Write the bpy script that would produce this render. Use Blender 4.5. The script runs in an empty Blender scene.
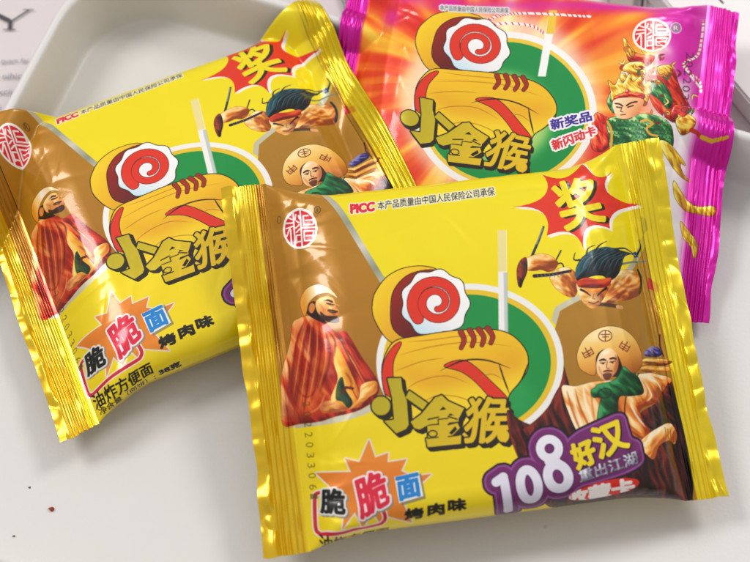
"""Three instant noodle packets on a white tray. Lengths in millimetres unless noted; MM turns them into metres."""
import bpy, bmesh
from mathutils import Vector, Matrix
import numpy as np
from math import radians, degrees, pi, sin, cos
MM = 0.001
W, H, BB = 130.0, 107.0, 8.0          # film width and height, half thickness (mm)


def seal_width(seed):
    return 11.0 if seed == 23 else 12.5

# centre x, y, z (mm), yaw, tilt about x, tilt about y (degrees), wrinkle seed
POSES = {
    'front': ((27.2, -29.2, 22.9), 8.0, 8.8, 1.9, 3),
    'left': ((-52.6, 19.4, 10.2), 23.9, -2.6, -0.6, 11),
    'pink': ((45.5, 45.9, 14.6), -9.6, 7.6, -0.2, 23),
}
CAM_F, CAM_D, CAM_T = 1400.0 / 750.0, 432.6, 64.12    # focal length / image width, distance (mm), pitch (deg)


def value_noise(x, y, seed, octaves=3):
    out = np.zeros_like(x); amp = 1.0; tot = 0.0
    for o in range(octaves):
        xi = np.floor(x).astype(np.int64); yi = np.floor(y).astype(np.int64)
        fx = x - xi; fy = y - yi
        fx = fx * fx * (3 - 2 * fx); fy = fy * fy * (3 - 2 * fy)

        def hsh(a, b):
            h = (a * 374761393 + b * 668265263 + (seed + o * 17) * 974634777) & 0x7fffffff
            h = ((h ^ (h >> 13)) * 1274126177) & 0x7fffffff
            h = h ^ (h >> 16)
            return (h & 0xffff) / 65535.0
        v = (hsh(xi, yi) * (1 - fx) + hsh(xi + 1, yi) * fx) * (1 - fy) + (hsh(xi, yi + 1) * (1 - fx) + hsh(xi + 1, yi + 1) * fx) * fy
        out = out + amp * (v * 2 - 1); tot += amp; amp *= 0.5; x = x * 2.03 + 5.1; y = y * 2.03 + 9.7
    return out / tot


def smooth(a, b, x):
    t = np.clip((x - a) / (b - a), 0, 1)
    return t * t * (3 - 2 * t)


def seal_end(seed, sgn):
    """Distance from the packet's centre to the cut end of its seal."""
    return W / 2 - (4.5 if sgn > 0 else 1.0) * (seed == 11) - (3.2 if sgn < 0 else 0.3) * (seed == 23)


def half_thickness(u, seed):
    e = W / 2 - seal_width(seed)
    s = np.clip((np.abs(u) - 33.0) / (e - 33.0), 0, 1)
    return np.maximum(BB * (1 - s ** 1.75), 0.02)


def creases(u, t, seed):
    """Tension pleats fanning out of both end seals plus a few long soft folds."""
    rng = np.random.RandomState(seed)
    d = np.zeros_like(u)
    e = W / 2 - seal_width(seed)
    for sgn in (-1, 1):
        for k in range(26):
            tk = rng.uniform(-H / 2, H / 2)
            if k < 10:
                tk = np.sign(tk) * (H / 2 - abs(rng.normal(0, 9)))
            slope = rng.normal(0, 0.25) - 0.45 * tk / (H / 2) * rng.uniform(0, 1)
            wd = rng.uniform(0.7, 2.6); ln = rng.uniform(5, 17)
            am = rng.choice([-1, 1]) * rng.uniform(0.15, 0.55)
            dist = e - sgn * u
            line = tk + slope * np.maximum(dist, 0)
            env = np.exp(-np.maximum(dist, 0) / ln) * smooth(-9, 1, dist)
            q = (t - line) / (wd * (1 + np.maximum(dist, 0) * 0.04))
            d += am * env * np.exp(-np.abs(q) ** 1.5)
    for k in range(44):                                  # small hard wrinkles by the corners
        u0 = rng.choice([-1, 1]) * rng.uniform(36, e); t0 = rng.choice([-1, 1]) * rng.uniform(18, 52); a = rng.uniform(0, pi); ln = rng.uniform(3, 9)
        p = (u - u0) * cos(a) + (t - t0) * sin(a); q = -(u - u0) * sin(a) + (t - t0) * cos(a)
        d += rng.choice([-1, 1]) * rng.uniform(.08, .22) * np.exp(-np.abs((q - .05 * p * p / ln) / rng.uniform(.5, 1.1)) ** 1.3 - (p / ln) ** 2)
    for k in range(36):                                  # faint crinkles all over
        u0 = rng.uniform(-46, 46); t0 = rng.uniform(-48, 48); a = rng.uniform(0, pi); ln = rng.uniform(5, 14)
        p = (u - u0) * cos(a) + (t - t0) * sin(a); q = -(u - u0) * sin(a) + (t - t0) * cos(a)
        d += rng.choice([-1, 1]) * rng.uniform(.03, .08) * np.exp(-np.abs((q - .06 * p * p / ln) / rng.uniform(.7, 1.6)) ** 1.3 - (p / ln) ** 2)
    for k in range(5):
        a = rng.uniform(0, pi); c = rng.uniform(-38, 38)
        q = (u * cos(a) + t * sin(a) - c) / rng.uniform(3, 8)
        d += rng.choice([-1, 1]) * 0.16 * np.exp(-q * q) * smooth(0.1, 0.7, value_noise(u * .03, t * .03, seed + k, 1) * .5 + .5)
    # sharp creases running alongside the end seals
    for sgn in (-1, 1):
        for k in range(4):
            c = e - [2.6, 6.0, 10.5, 15.0][k] - rng.uniform(-.8, .8); t0 = rng.uniform(-30, 30); ln = rng.uniform(18, 40)
            line = c + 1.6 * value_noise(t * .035 + k * 3.7, 0 * t, seed + 13 * k + int(sgn), 2)
            q = sgn * u - line
            d += [.30, -.26, .34, .22][k] * np.exp(-np.abs(q / (1.0 + .25 * k)) ** 1.2) * np.exp(-((t - t0) / ln) ** 4)
    # crumpled corners
    corner = smooth(30, 50, np.abs(u)) * smooth(22, 46, np.abs(t))
    n = value_noise(u * .16, t * .16, seed + 50, 2)
    d += corner * 0.9 * np.abs(n)
    d += 0.25 * value_noise(u * .045, t * .045, seed + 70, 2)
    # facets along the rolled top and bottom edges
    d += 0.35 * smooth(36, 50, np.abs(t)) * value_noise(u * .12, t * .05, seed + 90, 2)
    return d


def body_point(u, t, seed, front=True, wrinkle=True):
    """u along the packet, t round the film from the centre of the face (mm)."""
    b = half_thickness(u, seed)
    L = H / 2 - b * pi / 2
    at = np.abs(t); sg = np.sign(t)
    ang = np.clip((at - L) / b, 0, pi / 2)
    y = np.where(at <= L, at, L + b * np.sin(ang)) * sg
    y = y - (-1.5 if seed == 11 else 1.7) * b / BB
    z = b * np.cos(ang)
    ny = np.sin(ang) * sg; nz = np.cos(ang)
    crown = 2.4 * (b / BB) * (1 - np.clip(at / L, 0, 1) ** 2)
    z = z + crown
    if wrinkle:
        fade = smooth(0, 5.0, H / 2 - at)
        d = creases(u, t, seed if front else seed + 300) * fade * smooth(-1, 6, (W / 2 - seal_width(seed)) - np.abs(u))
        y = y + d * ny; z = z + d * nz
    if not front:
        z = -z * 0.92
    zc = seal_bend(u, y, seed)
    edge = smooth(40, 51, np.abs(u))
    return u + 0 * t, y, z + zc * edge


def seal_bend(u, y, seed):
    """Height of the film's mid sheet over the packet's mid plane, near the end seals."""
    rng = np.random.RandomState(seed + 5)
    z = 0 * u + 0 * y
    for sgn in (-1, 1):
        a1, a2, p1, p2 = rng.uniform(.4, 1.1), rng.uniform(.3, .7), rng.uniform(0, 6), rng.uniform(0, 6)
        m = (np.sign(u) == sgn)
        out = smooth(46, 66, np.abs(u))
        w = (a1 * np.sin(y / 21 + p1) + a2 * np.sin(y / 9.5 + p2)) * out
        w = w - 2.4 * out
        if seed == 11 and sgn > 0:
            w = w + 8.0 * smooth(15, 60, y) * out
        if seed == 11 and sgn < 0:
            w = w - 1.5 * smooth(0, 50, -y) * out
        if seed == 3 and sgn < 0:
            w = w - 3.0 * smooth(-20, 50, -y) * out + 1.5 * smooth(0, 50, y) * out
        if seed == 3 and sgn > 0:
            w = w - 1.0 * out + 6.0 * smooth(8, 53, y) * out
        z = z + np.where(m, w, 0)
    return z


def seal_point(u, t, seed):
    """Mid sheet of an end seal: long crimp ridges and a flat crinkled outer lip."""
    au = np.abs(u); e = W / 2 - seal_width(seed)
    z = seal_bend(u, t, seed)
    per = 1.5
    ridge = smooth(e + .6, e + 1.6, au) * (1 - smooth(e + 8.2, e + 9.0, au))
    z = z + (0.24 + .30 * value_noise(t * .11, u * .5, seed + 17, 2)) * ridge * np.cos((au - e) * 2 * pi / per + 1.5 * value_noise(t * .04, u * .08, seed + 7, 2))
    lip = smooth(e + 8.3, e + 9.5, au)
    z = z + lip * (1.5 * np.abs(value_noise(t * .075 + .02 * u, u * .10, seed + 31, 2)) ** .8 + 0.85 * np.abs(value_noise(t * .16, u * .13, seed + 33, 2)))
    z = z + ridge * 0.5 * value_noise(t * .06, u * .03, seed + 41, 3)
    du = lip * 0.9 * value_noise(t * .07, 0 * u, seed + 60, 2) * np.sign(u)
    dt = smooth(e, W / 2, au) * smooth(46, H / 2, np.abs(t)) * np.sign(t) * .7 * value_noise(u * .35, 0 * t + 3.3, seed + 77, 2)
    return u + du, t + dt, z


def place(x, y, z, pose):
    (cx, cy, cz), yaw, tx, ty, _ = pose
    a, b, c = radians(yaw), radians(tx), radians(ty)
    X = x * cos(c) + z * sin(c); Z = -x * sin(c) + z * cos(c)
    Y = y * cos(b) - Z * sin(b); Z = y * sin(b) + Z * cos(b)
    return X * cos(a) - Y * sin(a) + cx, X * sin(a) + Y * cos(a) + cy, Z + cz

TRACE = {'front': [[-25.6249, -15.6766, 5.1572, -12.1892, 13.1307, 104.9887, -11.0958, 3.2058, 10.1682, 0.1464, 13.4551, -5.1973, -15.8692, -24.7457, 32.3095], [18.8255, -111.0936, 23.5834, -29.7753, 16.7919, -13.7376, -0.0895, -2.3066, 13.2758, 4.9895, 11.3011, -13.927, -15.158, -16.2061, 16.7153]], 'left': [[36.6815, -49.1581, 25.7391, 12.791, 12.6477, 105.8861, -31.9145, 52.1675, 15.664, 21.606, -55.6352, 30.2612, 30.1164, -37.6184, 13.2285], [-49.5224, -111.1165, 102.634, 87.7664, 74.4393, -31.0493, -89.6248, 260.2446, 125.1669, 84.6225, -317.3607, 205.9869, 187.3438, -266.4583, 134.0445]], 'pink': [[-36.2149, 19.6087, 0.362, 5.5734, 2.0892, 114.0714, -10.4184, 4.0124, -3.6357, -13.7693, 5.9686, -2.2321, 10.3249, -2.0556, 2.8155], [-57.0046, -104.9912, 61.4277, 88.772, 59.5521, 16.9684, 32.4469, -30.2655, -46.338, 31.2258, -104.8104, -25.4973, -103.4083, 60.585, 82.8809]]}
SHIFT = {'front': (0, 0, 1), 'left': (2.0, -3.2, 1.023), 'pink': (0, 0, 1)}   # how far the print sits off centre on each packet (mm), and its stretch
WORLD = 1.15
FSTOP = 12.0
LIGHTS = [
    ('window_light', (-1.0, .56, 1.38), (0, 0, 0), .6, .6, 14.0, (1, .985, .97)),
    ('room_light', (.8, .75, 1.1), (0, 0, 0), .45, .45, 8.0, (1, .97, .94)),
]
# ------------------------------------------------------------------ print artwork (drawn in code)
RES = 13.0                              # texels per mm
TU, TT = 68.0, 58.0                     # half extents of the printed sheet (mm)
TW, TH = int(2 * TU * RES), int(2 * TT * RES)


def hexc(c):
    if isinstance(c, str):
        return np.array([int(c[i:i + 2], 16) / 255 for i in (0, 2, 4)])
    return np.array(c, float)


class Tracer:
    """Turns measurements taken on the photograph into millimetres on the flattened film."""
    def __init__(self, coef, off=(0, 0), scale=1.0, aff=None, sheet=(0, 0)):
        self.sheet = sheet; self.c = np.array(coef); self.off = off; self.s = scale; self.aff = aff

    def at(self, off=(0, 0), scale=1.0, aff=None):
        return Tracer(self.c, off, scale, aff if aff is not None else self.aff, self.sheet)

    def __call__(self, pts):
        p = np.atleast_2d(np.array(pts, float)) / self.s + np.array(self.off)
        if self.aff is not None:
            p = p @ self.aff[0].T + self.aff[1]
        x = (p[:, 0] - 375) / 375; y = (p[:, 1] - 281) / 375
        A = np.stack([x ** i * y ** j for i in range(5) for j in range(5 - i)], -1)
        u = A @ self.c[0] + self.sheet[0]; t = A @ self.c[1]; t = t * (self.sheet[2] if len(self.sheet) > 2 else 1) + self.sheet[1]
        return np.stack([(u + TU) * RES, (TT - t) * RES], -1)


def curve(pts, n=7, closed=True):
    p = np.array(pts, float); N = len(p); out = []
    rng = range(N) if closed else range(N - 1)
    for i in rng:
        if closed:
            a, b, c, d = p[i - 1], p[i], p[(i + 1) % N], p[(i + 2) % N]
        else:
            a, b, c, d = p[max(i - 1, 0)], p[i], p[i + 1], p[min(i + 2, N - 1)]
        for k in range(n):
            s = k / n
            out.append(0.5 * ((2 * b) + (-a + c) * s + (2 * a - 5 * b + 4 * c - d) * s * s + (-a + 3 * b - 3 * c + d) * s ** 3))
    if not closed:
        out.append(p[-1])
    return np.array(out)


def ell(cx, cy, rx, ry, rot=0, n=64, a0=0, a1=360):
    a = np.radians(np.linspace(a0, a1, n, endpoint=(a1 - a0) < 360)); r = radians(rot)
    x = rx * np.cos(a); y = ry * np.sin(a)
    return np.stack([cx + x * cos(r) - y * sin(r), cy + x * sin(r) + y * cos(r)], -1)


class Mask:
    def __init__(self, x0, y0, a):
        self.x0, self.y0, self.a = x0, y0, a

    def full(self):
        f = np.zeros((TH, TW), np.float32)
        h, w = self.a.shape
        X0, Y0 = max(self.x0, 0), max(self.y0, 0); X1, Y1 = min(self.x0 + w, TW), min(self.y0 + h, TH)
        if X1 > X0 and Y1 > Y0:
            f[Y0:Y1, X0:X1] = self.a[Y0 - self.y0:Y1 - self.y0, X0 - self.x0:X1 - self.x0]
        return f


SS = 4


def fill(contours, pad=2):
    """Anti-aliased coverage of closed contours (texel coordinates), non-zero rule."""
    if isinstance(contours, np.ndarray):
        contours = [contours]
    allp = np.concatenate(contours)
    x0 = int(np.floor(allp[:, 0].min())) - pad; y0 = int(np.floor(allp[:, 1].min())) - pad
    x1 = int(np.ceil(allp[:, 0].max())) + pad; y1 = int(np.ceil(allp[:, 1].max())) + pad
    x0 = max(x0, -400); y0 = max(y0, -400); x1 = min(x1, TW + 400); y1 = min(y1, TH + 400)
    w, h = max(x1 - x0, 2), max(y1 - y0, 2)
    acc = np.zeros((h * SS, w + 2))
    for c in contours:
        q = (c - [x0, y0])
        n = len(q)
        for i in range(n):
            ax, ay = q[i]; bx, by = q[(i + 1) % n]
            if ay == by:
                continue
            sg = 1.0
            if ay > by:
                ax, ay, bx, by = bx, by, ax, ay; sg = -1.0
            r0 = max(int(np.ceil(ay * SS - 0.5)), 0); r1 = min(int(np.ceil(by * SS - 0.5)), h * SS)
            if r1 <= r0:
                continue
            rr = np.arange(r0, r1)
            xs = ax + (bx - ax) * ((rr + 0.5) / SS - ay) / (by - ay)
            xs = np.clip(xs, 0, w)
            xi = xs.astype(int); fr = xs - xi
            acc[rr, xi] += sg * (1 - fr); acc[rr, xi + 1] += sg * fr
    cov = np.clip(np.abs(np.cumsum(acc, 1)[:, :w]), 0, 1)
    return Mask(x0, y0, cov.reshape(h, SS, w).mean(1).astype(np.float32))


def grow(m, r):
    """Mask widened by r texels (distance transform)."""
    R = int(np.ceil(r)) + 2
    a = np.pad(m.a, R)
    inside = a > 0.5
    big = 1e4
    d = np.where(inside, 0.0, big)
    for i in range(1, a.shape[0]):
        d[i] = np.minimum(d[i], d[i - 1] + 1)
    for i in range(a.shape[0] - 2, -1, -1):
        d[i] = np.minimum(d[i], d[i + 1] + 1)
    d2 = np.minimum(d, 300.0) ** 2; best = d2.copy()
    for k in range(1, R + 1):
        best[:, k:] = np.minimum(best[:, k:], d2[:, :-k] + k * k)
        best[:, :-k] = np.minimum(best[:, :-k], d2[:, k:] + k * k)
    return Mask(m.x0 - R, m.y0 - R, np.maximum(np.clip(r + 0.5 - np.sqrt(best), 0, 1), a).astype(np.float32))


def shift(m, dx, dy):
    return Mask(m.x0 + int(round(dx)), m.y0 + int(round(dy)), m.a)


def blur(m, r):
    r = max(int(r), 1); a = np.pad(m.a, 3 * r)
    for _ in range(3):
        for ax in (0, 1):
            c = np.cumsum(np.insert(a, 0, 0, ax), ax)
            n = 2 * r + 1
            s = (np.take(c, range(n, c.shape[ax]), ax) - np.take(c, range(0, c.shape[ax] - n), ax)) / n
            a = np.pad(s, [(r, r), (0, 0)] if ax == 0 else [(0, 0), (r, r)])
    return Mask(m.x0 - 3 * r, m.y0 - 3 * r, a.astype(np.float32))


def union(ms):
    x0 = min(m.x0 for m in ms); y0 = min(m.y0 for m in ms)
    x1 = max(m.x0 + m.a.shape[1] for m in ms); y1 = max(m.y0 + m.a.shape[0] for m in ms)
    a = np.zeros((y1 - y0, x1 - x0), np.float32)
    for m in ms:
        v = a[m.y0 - y0:m.y0 - y0 + m.a.shape[0], m.x0 - x0:m.x0 - x0 + m.a.shape[1]]
        np.maximum(v, m.a, out=v)
    return Mask(x0, y0, a)


def stroke(pts, w0, w1=None, taper=False):
    """Round brush along a polyline (texel coordinates); width may change along it."""
    p = np.array(pts, float)
    n = len(p)
    if w1 is None:
        w1 = w0
    s = np.linspace(0, 1, n)
    ws = w0 + (w1 - w0) * s
    if taper:
        ws = ws * np.clip(np.sin(pi * np.clip(s, 0.02, 0.98)) * 1.3, 0.15, 1)
    pad = int(max(w0, w1)) + 2
    x0 = max(int(p[:, 0].min()) - pad, -300); y0 = max(int(p[:, 1].min()) - pad, -300)
    x1 = min(int(p[:, 0].max()) + pad, TW + 300); y1 = min(int(p[:, 1].max()) + pad, TH + 300)
    a = np.zeros((max(y1 - y0, 2), max(x1 - x0, 2)), np.float32)
    for i in range(n - 1):
        ax, ay = p[i]; bx, by = p[i + 1]; wa, wb = ws[i] / 2, ws[i + 1] / 2
        m = max(wa, wb) + 2
        sx0 = max(int(min(ax, bx) - m) - x0, 0); sx1 = min(int(max(ax, bx) + m) + 1 - x0, a.shape[1])
        sy0 = max(int(min(ay, by) - m) - y0, 0); sy1 = min(int(max(ay, by) + m) + 1 - y0, a.shape[0])
        if sx1 <= sx0 or sy1 <= sy0:
            continue
        X, Y = np.meshgrid(np.arange(sx0, sx1) + x0 + .5, np.arange(sy0, sy1) + y0 + .5)
        dx, dy = bx - ax, by - ay; L2 = dx * dx + dy * dy + 1e-9
        k = np.clip(((X - ax) * dx + (Y - ay) * dy) / L2, 0, 1)
        dd = np.hypot(X - ax - k * dx, Y - ay - k * dy)
        v = a[sy0:sy1, sx0:sx1]
        np.maximum(v, np.clip(wa + (wb - wa) * k + .5 - dd, 0, 1), out=v)
    return Mask(x0, y0, a)


class Sheet:
    def __init__(self, base):
        self.rgb = np.empty((TH, TW, 3), np.float32); self.rgb[:] = hexc(base)
        self.met = np.zeros((TH, TW), np.float32)

    def put(self, m, col, alpha=1.0, clip=None, met=None):
        h, w = m.a.shape
        X0, Y0 = max(m.x0, 0), max(m.y0, 0); X1, Y1 = min(m.x0 + w, TW), min(m.y0 + h, TH)
        if X1 <= X0 or Y1 <= Y0:
            return m
        a = m.a[Y0 - m.y0:Y1 - m.y0, X0 - m.x0:X1 - m.x0] * alpha
        if clip is not None:
            a = a * clip.full()[Y0:Y1, X0:X1]
        if callable(col):
            Y, X = np.mgrid[Y0:Y1, X0:X1]
            if getattr(col, 'airbrush', 0) and m.a.shape[0] > 14:
                # rounded, airbrushed modelling: the drawn form is lighter towards its upper left
                r = min(col.airbrush, 16); B = blur(m, r); d = r; q = 3 * r; b = np.pad(B.a, d)
                em = b[2 * d:, 2 * d:] - b[:-2 * d, :-2 * d]
                em = em[q:q + h, q:q + w][Y0 - m.y0:Y1 - m.y0, X0 - m.x0:X1 - m.x0]
                c = col(X.astype(float), Y.astype(float), np.clip(em * .75, -.5, .5))
            else:
                c = col(X.astype(float), Y.astype(float))
        else:
            c = hexc(col)
        v = self.rgb[Y0:Y1, X0:X1]
        v[:] = v * (1 - a[..., None]) + c * a[..., None]
        if met is not None:
            q = self.met[Y0:Y1, X0:X1]; q[:] = q * (1 - a) + met * a
        return m


def ramp(stops):
    xs = np.array([s[0] for s in stops]); cs = np.array([hexc(s[1]) for s in stops])

    def f(v):
        return np.stack([np.interp(v, xs, cs[:, i]) for i in range(3)], -1)
    return f


def cloth(angle, stops, seed, scale=26.0, stretch=5.0, bend=0.0):
    """Airbrushed folds of an illustrated garment running at `angle` degrees."""
    f = ramp(stops); a = radians(angle)

    def col(X, Y, relief=None):
        Yb = Y + bend * np.sin(X / 60.0)
        p = X * cos(a) + Yb * sin(a); q = (-X * sin(a) + Yb * cos(a)) * (1.35 if relief is not None else 1)
        wob = value_noise(p / (scale * 3), q / (scale * 3), seed + 3, 2) * scale * .9
        v = value_noise(p / (scale * stretch), (q + wob) / scale, seed, 3)
        if relief is None:
            return f(np.clip(v * 0.95 + 0.5, 0, 1))
        v = np.sign(v) * np.abs(v) ** .8
        return f(np.clip(.50 + v * .66 + relief, 0, 1))
    col.airbrush = max(6, int(scale * .55))
    return col


def grad(p0, p1, stops):
    f = ramp(stops); p0 = np.array(p0, float); d = np.array(p1, float) - p0; L2 = d @ d

    def col(X, Y):
        return f(np.clip(((X - p0[0]) * d[0] + (Y - p0[1]) * d[1]) / L2, 0, 1))
    return col


_glyphs = {}


def glyphs(s):
    """Outlines of a line of text from Blender's built-in font, as triangles in a unit box."""
    if s in _glyphs:
        return _glyphs[s]
    cu = bpy.data.curves.new('lettering', 'FONT'); cu.body = s; cu.size = 1.0; cu.resolution_u = 5
    ob = bpy.data.objects.new('lettering', cu); bpy.context.scene.collection.objects.link(ob)
    bpy.context.view_layer.update()
    ev = ob.evaluated_get(bpy.context.evaluated_depsgraph_get()); me = ev.to_mesh()
    co = np.array([v.co[:2] for v in me.vertices]); polys = [list(p.vertices) for p in me.polygons]
    ev.to_mesh_clear(); bpy.data.objects.remove(ob); bpy.data.curves.remove(cu)
    lo, hi = co.min(0), co.max(0)
    co = (co - lo) / (hi - lo); co[:, 1] = 1 - co[:, 1]
    _glyphs[s] = (co, polys, (hi - lo)[0] / (hi - lo)[1])
    return _glyphs[s]


def text(s, quad, T):
    """Coverage of text s fitted in the quadrilateral TL, TR, BR, BL."""
    co, polys, _ = glyphs(s)
    tl, tr, br, bl = [np.array(q, float) for q in quad]
    x, y = co[:, :1], co[:, 1:]
    p = T((tl * (1 - x) + tr * x) * (1 - y) + (bl * (1 - x) + br * x) * y)
    cs = []
    for pl in polys:
        c = p[pl]
        ar = np.sum(c[:, 0] * np.roll(c[:, 1], -1) - np.roll(c[:, 0], -1) * c[:, 1])
        cs.append(c if ar > 0 else c[::-1])
    return fill(cs, 3)


PX = 4.3                                # texels per photograph pixel, about


def seal_logo(S, T, cx, cy, rx, ry, rot=0):
    S.put(fill(T(ell(cx, cy, rx, ry, rot))), 'f4efe8')
    red = 'd8202a'
    r = fill(T(ell(cx, cy, rx * .88, ry * .88, rot)))
    S.put(r, red)
    c, s = cos(radians(rot)), sin(radians(rot))

    def L(pts, w):
        q = [(cx + (x * rx * c - y * ry * s), cy + (x * rx * s + y * ry * c)) for x, y in pts]
        S.put(stroke(T(q), w * PX), 'f4efe8', clip=r)
    k = rx / 17.0
    for pts in ([(.06, -.9), (.06, .9)],
                [(.12, -.02), (.9, -.02)],
                [(.22, -.62), (.22, -.15)], [(.22, -.62), (.5, -.6)], [(.34, -.38), (.72, -.38)], [(.3, -.16), (.78, -.16)], [(.78, -.44), (.8, -.18)],
                [(.22, .15), (.22, .62)], [(.24, .16), (.8, .16)], [(.34, .38), (.72, .38)], [(.26, .62), (.56, .62)], [(.78, .2), (.7, .46)],
                [(-.34, -.8), (-.34, .84)], [(-.78, -.34), (-.42, -.34)], [(-.62, -.58), (-.42, -.5)], [(-.8, -.1), (-.42, -.16)],
                [(-.58, -.1), (-.8, .3)], [(-.55, .0), (-.55, .66)], [(-.2, -.72), (-.26, -.48)], [(-.05, -.66), (.0, -.5)],
                [(-.2, -.42), (-.05, -.3)], [(-.24, -.06), (-.04, -.2)], [(-.22, .16), (-.02, .02)], [(-.24, .3), (-.02, .3)],
                [(-.24, .32), (-.24, .66)], [(-.22, .62), (-.02, .62)]):
        L(pts, 1.35 * k)


def small_head(S, T, face, hairline, skin_hi='e9a566', skin_lo='b5622a'):
    m = fill(T(curve(face)))
    p = T(face)
    S.put(m, grad(p.min(0), p.max(0), [(0, skin_hi), (.55, 'd98a48'), (1, skin_lo)]))
    return m


def noodle_emblem(S, T):
    """Plain emblem in place of the mascot: a nest of golden noodles with a red band and a slice of fish cake."""
    line = '1c1206'
    f = lambda pts: T(curve(pts))
    # round golden slice behind
    for pts, c0 in (([(374, 318), (373, 300), (378, 288), (388, 276), (404, 268), (424, 266), (440, 272), (448, 292), (440, 330), (404, 342), (388, 340)], 'e8b414'),):
        m = fill(f(pts)); S.put(grow(m, 3.4), line)
        S.put(m, grad(T([(376, 280)])[0], T([(440, 335)])[0], [(0, 'f2cf1e'), (.5, 'e5ac14'), (1, 'c98a10')]), met=.1)
    m = fill(f([(394, 330), (391, 302), (397, 285), (412, 273), (436, 270), (452, 282), (446, 330), (420, 342)]))
    S.put(grow(m, 3), line)
    S.put(m, grad(T([(396, 290)])[0], T([(440, 338)])[0], [(0, '8f1d10'), (1, '4d0d08')]))
    # fish cake slice
    pts = []
    for i in range(72):
        a = 2 * pi * i / 72
        r = 1 + .045 * cos(9 * a)
        pts.append((435 + 33.5 * r * cos(a), 303 + 33.0 * r * sin(a)))
    m = fill(T(pts)); S.put(grow(m, 3.6), line)
    S.put(m, grad(T([(440, 280)])[0], T([(412, 334)])[0], [(0, 'f3f1ee'), (.6, 'ebe9e8'), (1, 'b9dbe8')]))
    sp = []
    for i in range(60):
        a = i / 59 * 2.55 * 2 * pi * .72 + 2.4
        r = 24.5 - 17.5 * i / 59
        sp.append((436 + r * cos(a) * 1.02, 302 + r * sin(a)))
    sk = stroke(T(sp), 9.2 * PX, 5.0 * PX); S.put(grow(sk, 2.4), '3a0f06'); S.put(sk, 'd9301a')
    # noodle nest
    body = [(382, 372), (386, 354), (396, 341), (420, 336), (452, 331), (486, 329), (510, 334), (526, 350), (528, 368), (520, 382), (509, 396), (505, 420), (470, 428), (430, 424), (400, 412), (386, 396)]
    m = fill(f(body)); S.put(grow(m, 4), line)
    S.put(m, grad(T([(430, 330)])[0], T([(450, 425)])[0], [(0, 'efbd1a'), (.35, 'e9b815'), (.6, 'efc81c'), (1, 'ecd024')]))
    soft = blur(fill(f([(398, 362), (420, 372), (470, 365), (520, 350), (522, 372), (470, 384), (420, 390)])), 22)
    S.put(soft, 'd98f10', .55, clip=m)
    for band in ([(384, 392), (383, 366), (392, 348), (401, 343), (393, 362), (394, 384), (402, 400)],
                 [(444, 366), (466, 361), (494, 384), (510, 402), (506, 414), (478, 384), (462, 372)]):
        b = fill(f(band)); S.put(grow(b, 3), line, clip=m); S.put(b, 'd83018', clip=m)
    rng = np.random.RandomState(4)
    strands = [[(440, 371), (462, 361), (486, 360), (511, 368)], [(499, 362), (504, 378), (510, 394)], [(510, 394), (522, 380), (529, 362)],
               [(397, 356), (430, 347), (470, 342), (512, 346)], [(394, 372), (420, 362), (444, 358)], [(402, 392), (420, 381), (446, 376), (470, 384)],
               [(414, 408), (436, 396), (462, 398), (484, 410)], [(406, 342), (430, 340), (460, 336), (490, 335)], [(478, 378), (492, 374), (504, 380)]]
    for i, st in enumerate(strands):
        S.put(stroke(T(curve(st, 8, False)), (1.35 if i < 3 else .8) * PX, taper=True), line if i < 3 else 'a8690c', .95 if i < 3 else .8, clip=m)
    for st in ([(470, 330), (474, 338), (472, 346)], [(479, 329), (484, 337), (482, 345)], [(488, 328), (493, 336), (491, 343)], [(461, 332), (464, 340), (461, 348)]):
        k = stroke(T(curve(st, 5, False)), 4.6 * PX, 3.0 * PX); S.put(grow(k, 2.2), line); S.put(k, '9c2a14')


def gold_title(S, T, q=1.0):
    """The three big golden characters with their dark block shadow."""
    Z = T.at((360, 360), 4.412)
    parts = [fill(Z(ell(92, 203, 41, 41))),
             fill(Z([(120, 82), (180, 80), (186, 130), (206, 180), (214, 285), (203, 303), (160, 322), (106, 268), (150, 262), (141, 168)])),
             fill(Z([(216, 135), (297, 190), (276, 219), (200, 166)])),
             fill([Z([(223, 272), (270, 238), (330, 166), (360, 155), (386, 180), (459, 213), (438, 254), (398, 236), (262, 306), (240, 300)])]),
             fill(Z([(292, 255), (437, 242), (434, 272), (300, 285)])),
             fill(Z([(345, 238), (392, 236), (388, 362), (344, 366)])),
             fill(Z([(296, 290), (430, 278), (440, 300), (398, 342), (300, 350)])),
             fill(Z([(290, 345), (446, 332), (444, 370), (297, 384)]))]
    mk = text('猴', [(482, 166), (660, 168), (652, 360), (452, 368)], Z)
    parts.append(grow(mk, 4.4 * q)); parts.append(fill(Z(ell(633, 334, 27, 28))))
    m = union(parts)
    out = grow(m, 5.5 * q)
    for k in range(0, 15, 2):
        S.put(shift(out, k * .75 * q, k * .95 * q), '241a08')
    p = T([(380, 380), (520, 450)])
    S.put(m, grad(p[0], p[1], [(0, 'b4a41c'), (.3, 'c4ae1a'), (.62, 'dcb81a'), (1, 'e6be1c')]), met=.25)
    dark = [[(352, 212), (366, 200), (378, 214)], ]
    S.put(fill(Z([(350, 222), (366, 205), (380, 218)])), '241a08')
    for w, pts in ((5, [(300, 262), (345, 252)]), (5, [(388, 249), (428, 262)]), (4, [(345, 285), (344, 262), (388, 258)]), (5, [(388, 285), (425, 276)]),
                   (4, [(298, 345), (344, 340)]), (4, [(388, 338), (436, 332)])):
        S.put(stroke(Z(pts), w / 4.4 * PX * q), '241a08')
    S.put(stroke(Z(ell(320, 325, 19, 14)), 1.0 * PX * q), '241a08')
    S.put(fill(Z([(392, 322), (420, 292), (428, 306), (404, 330)])), '241a08')


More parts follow.
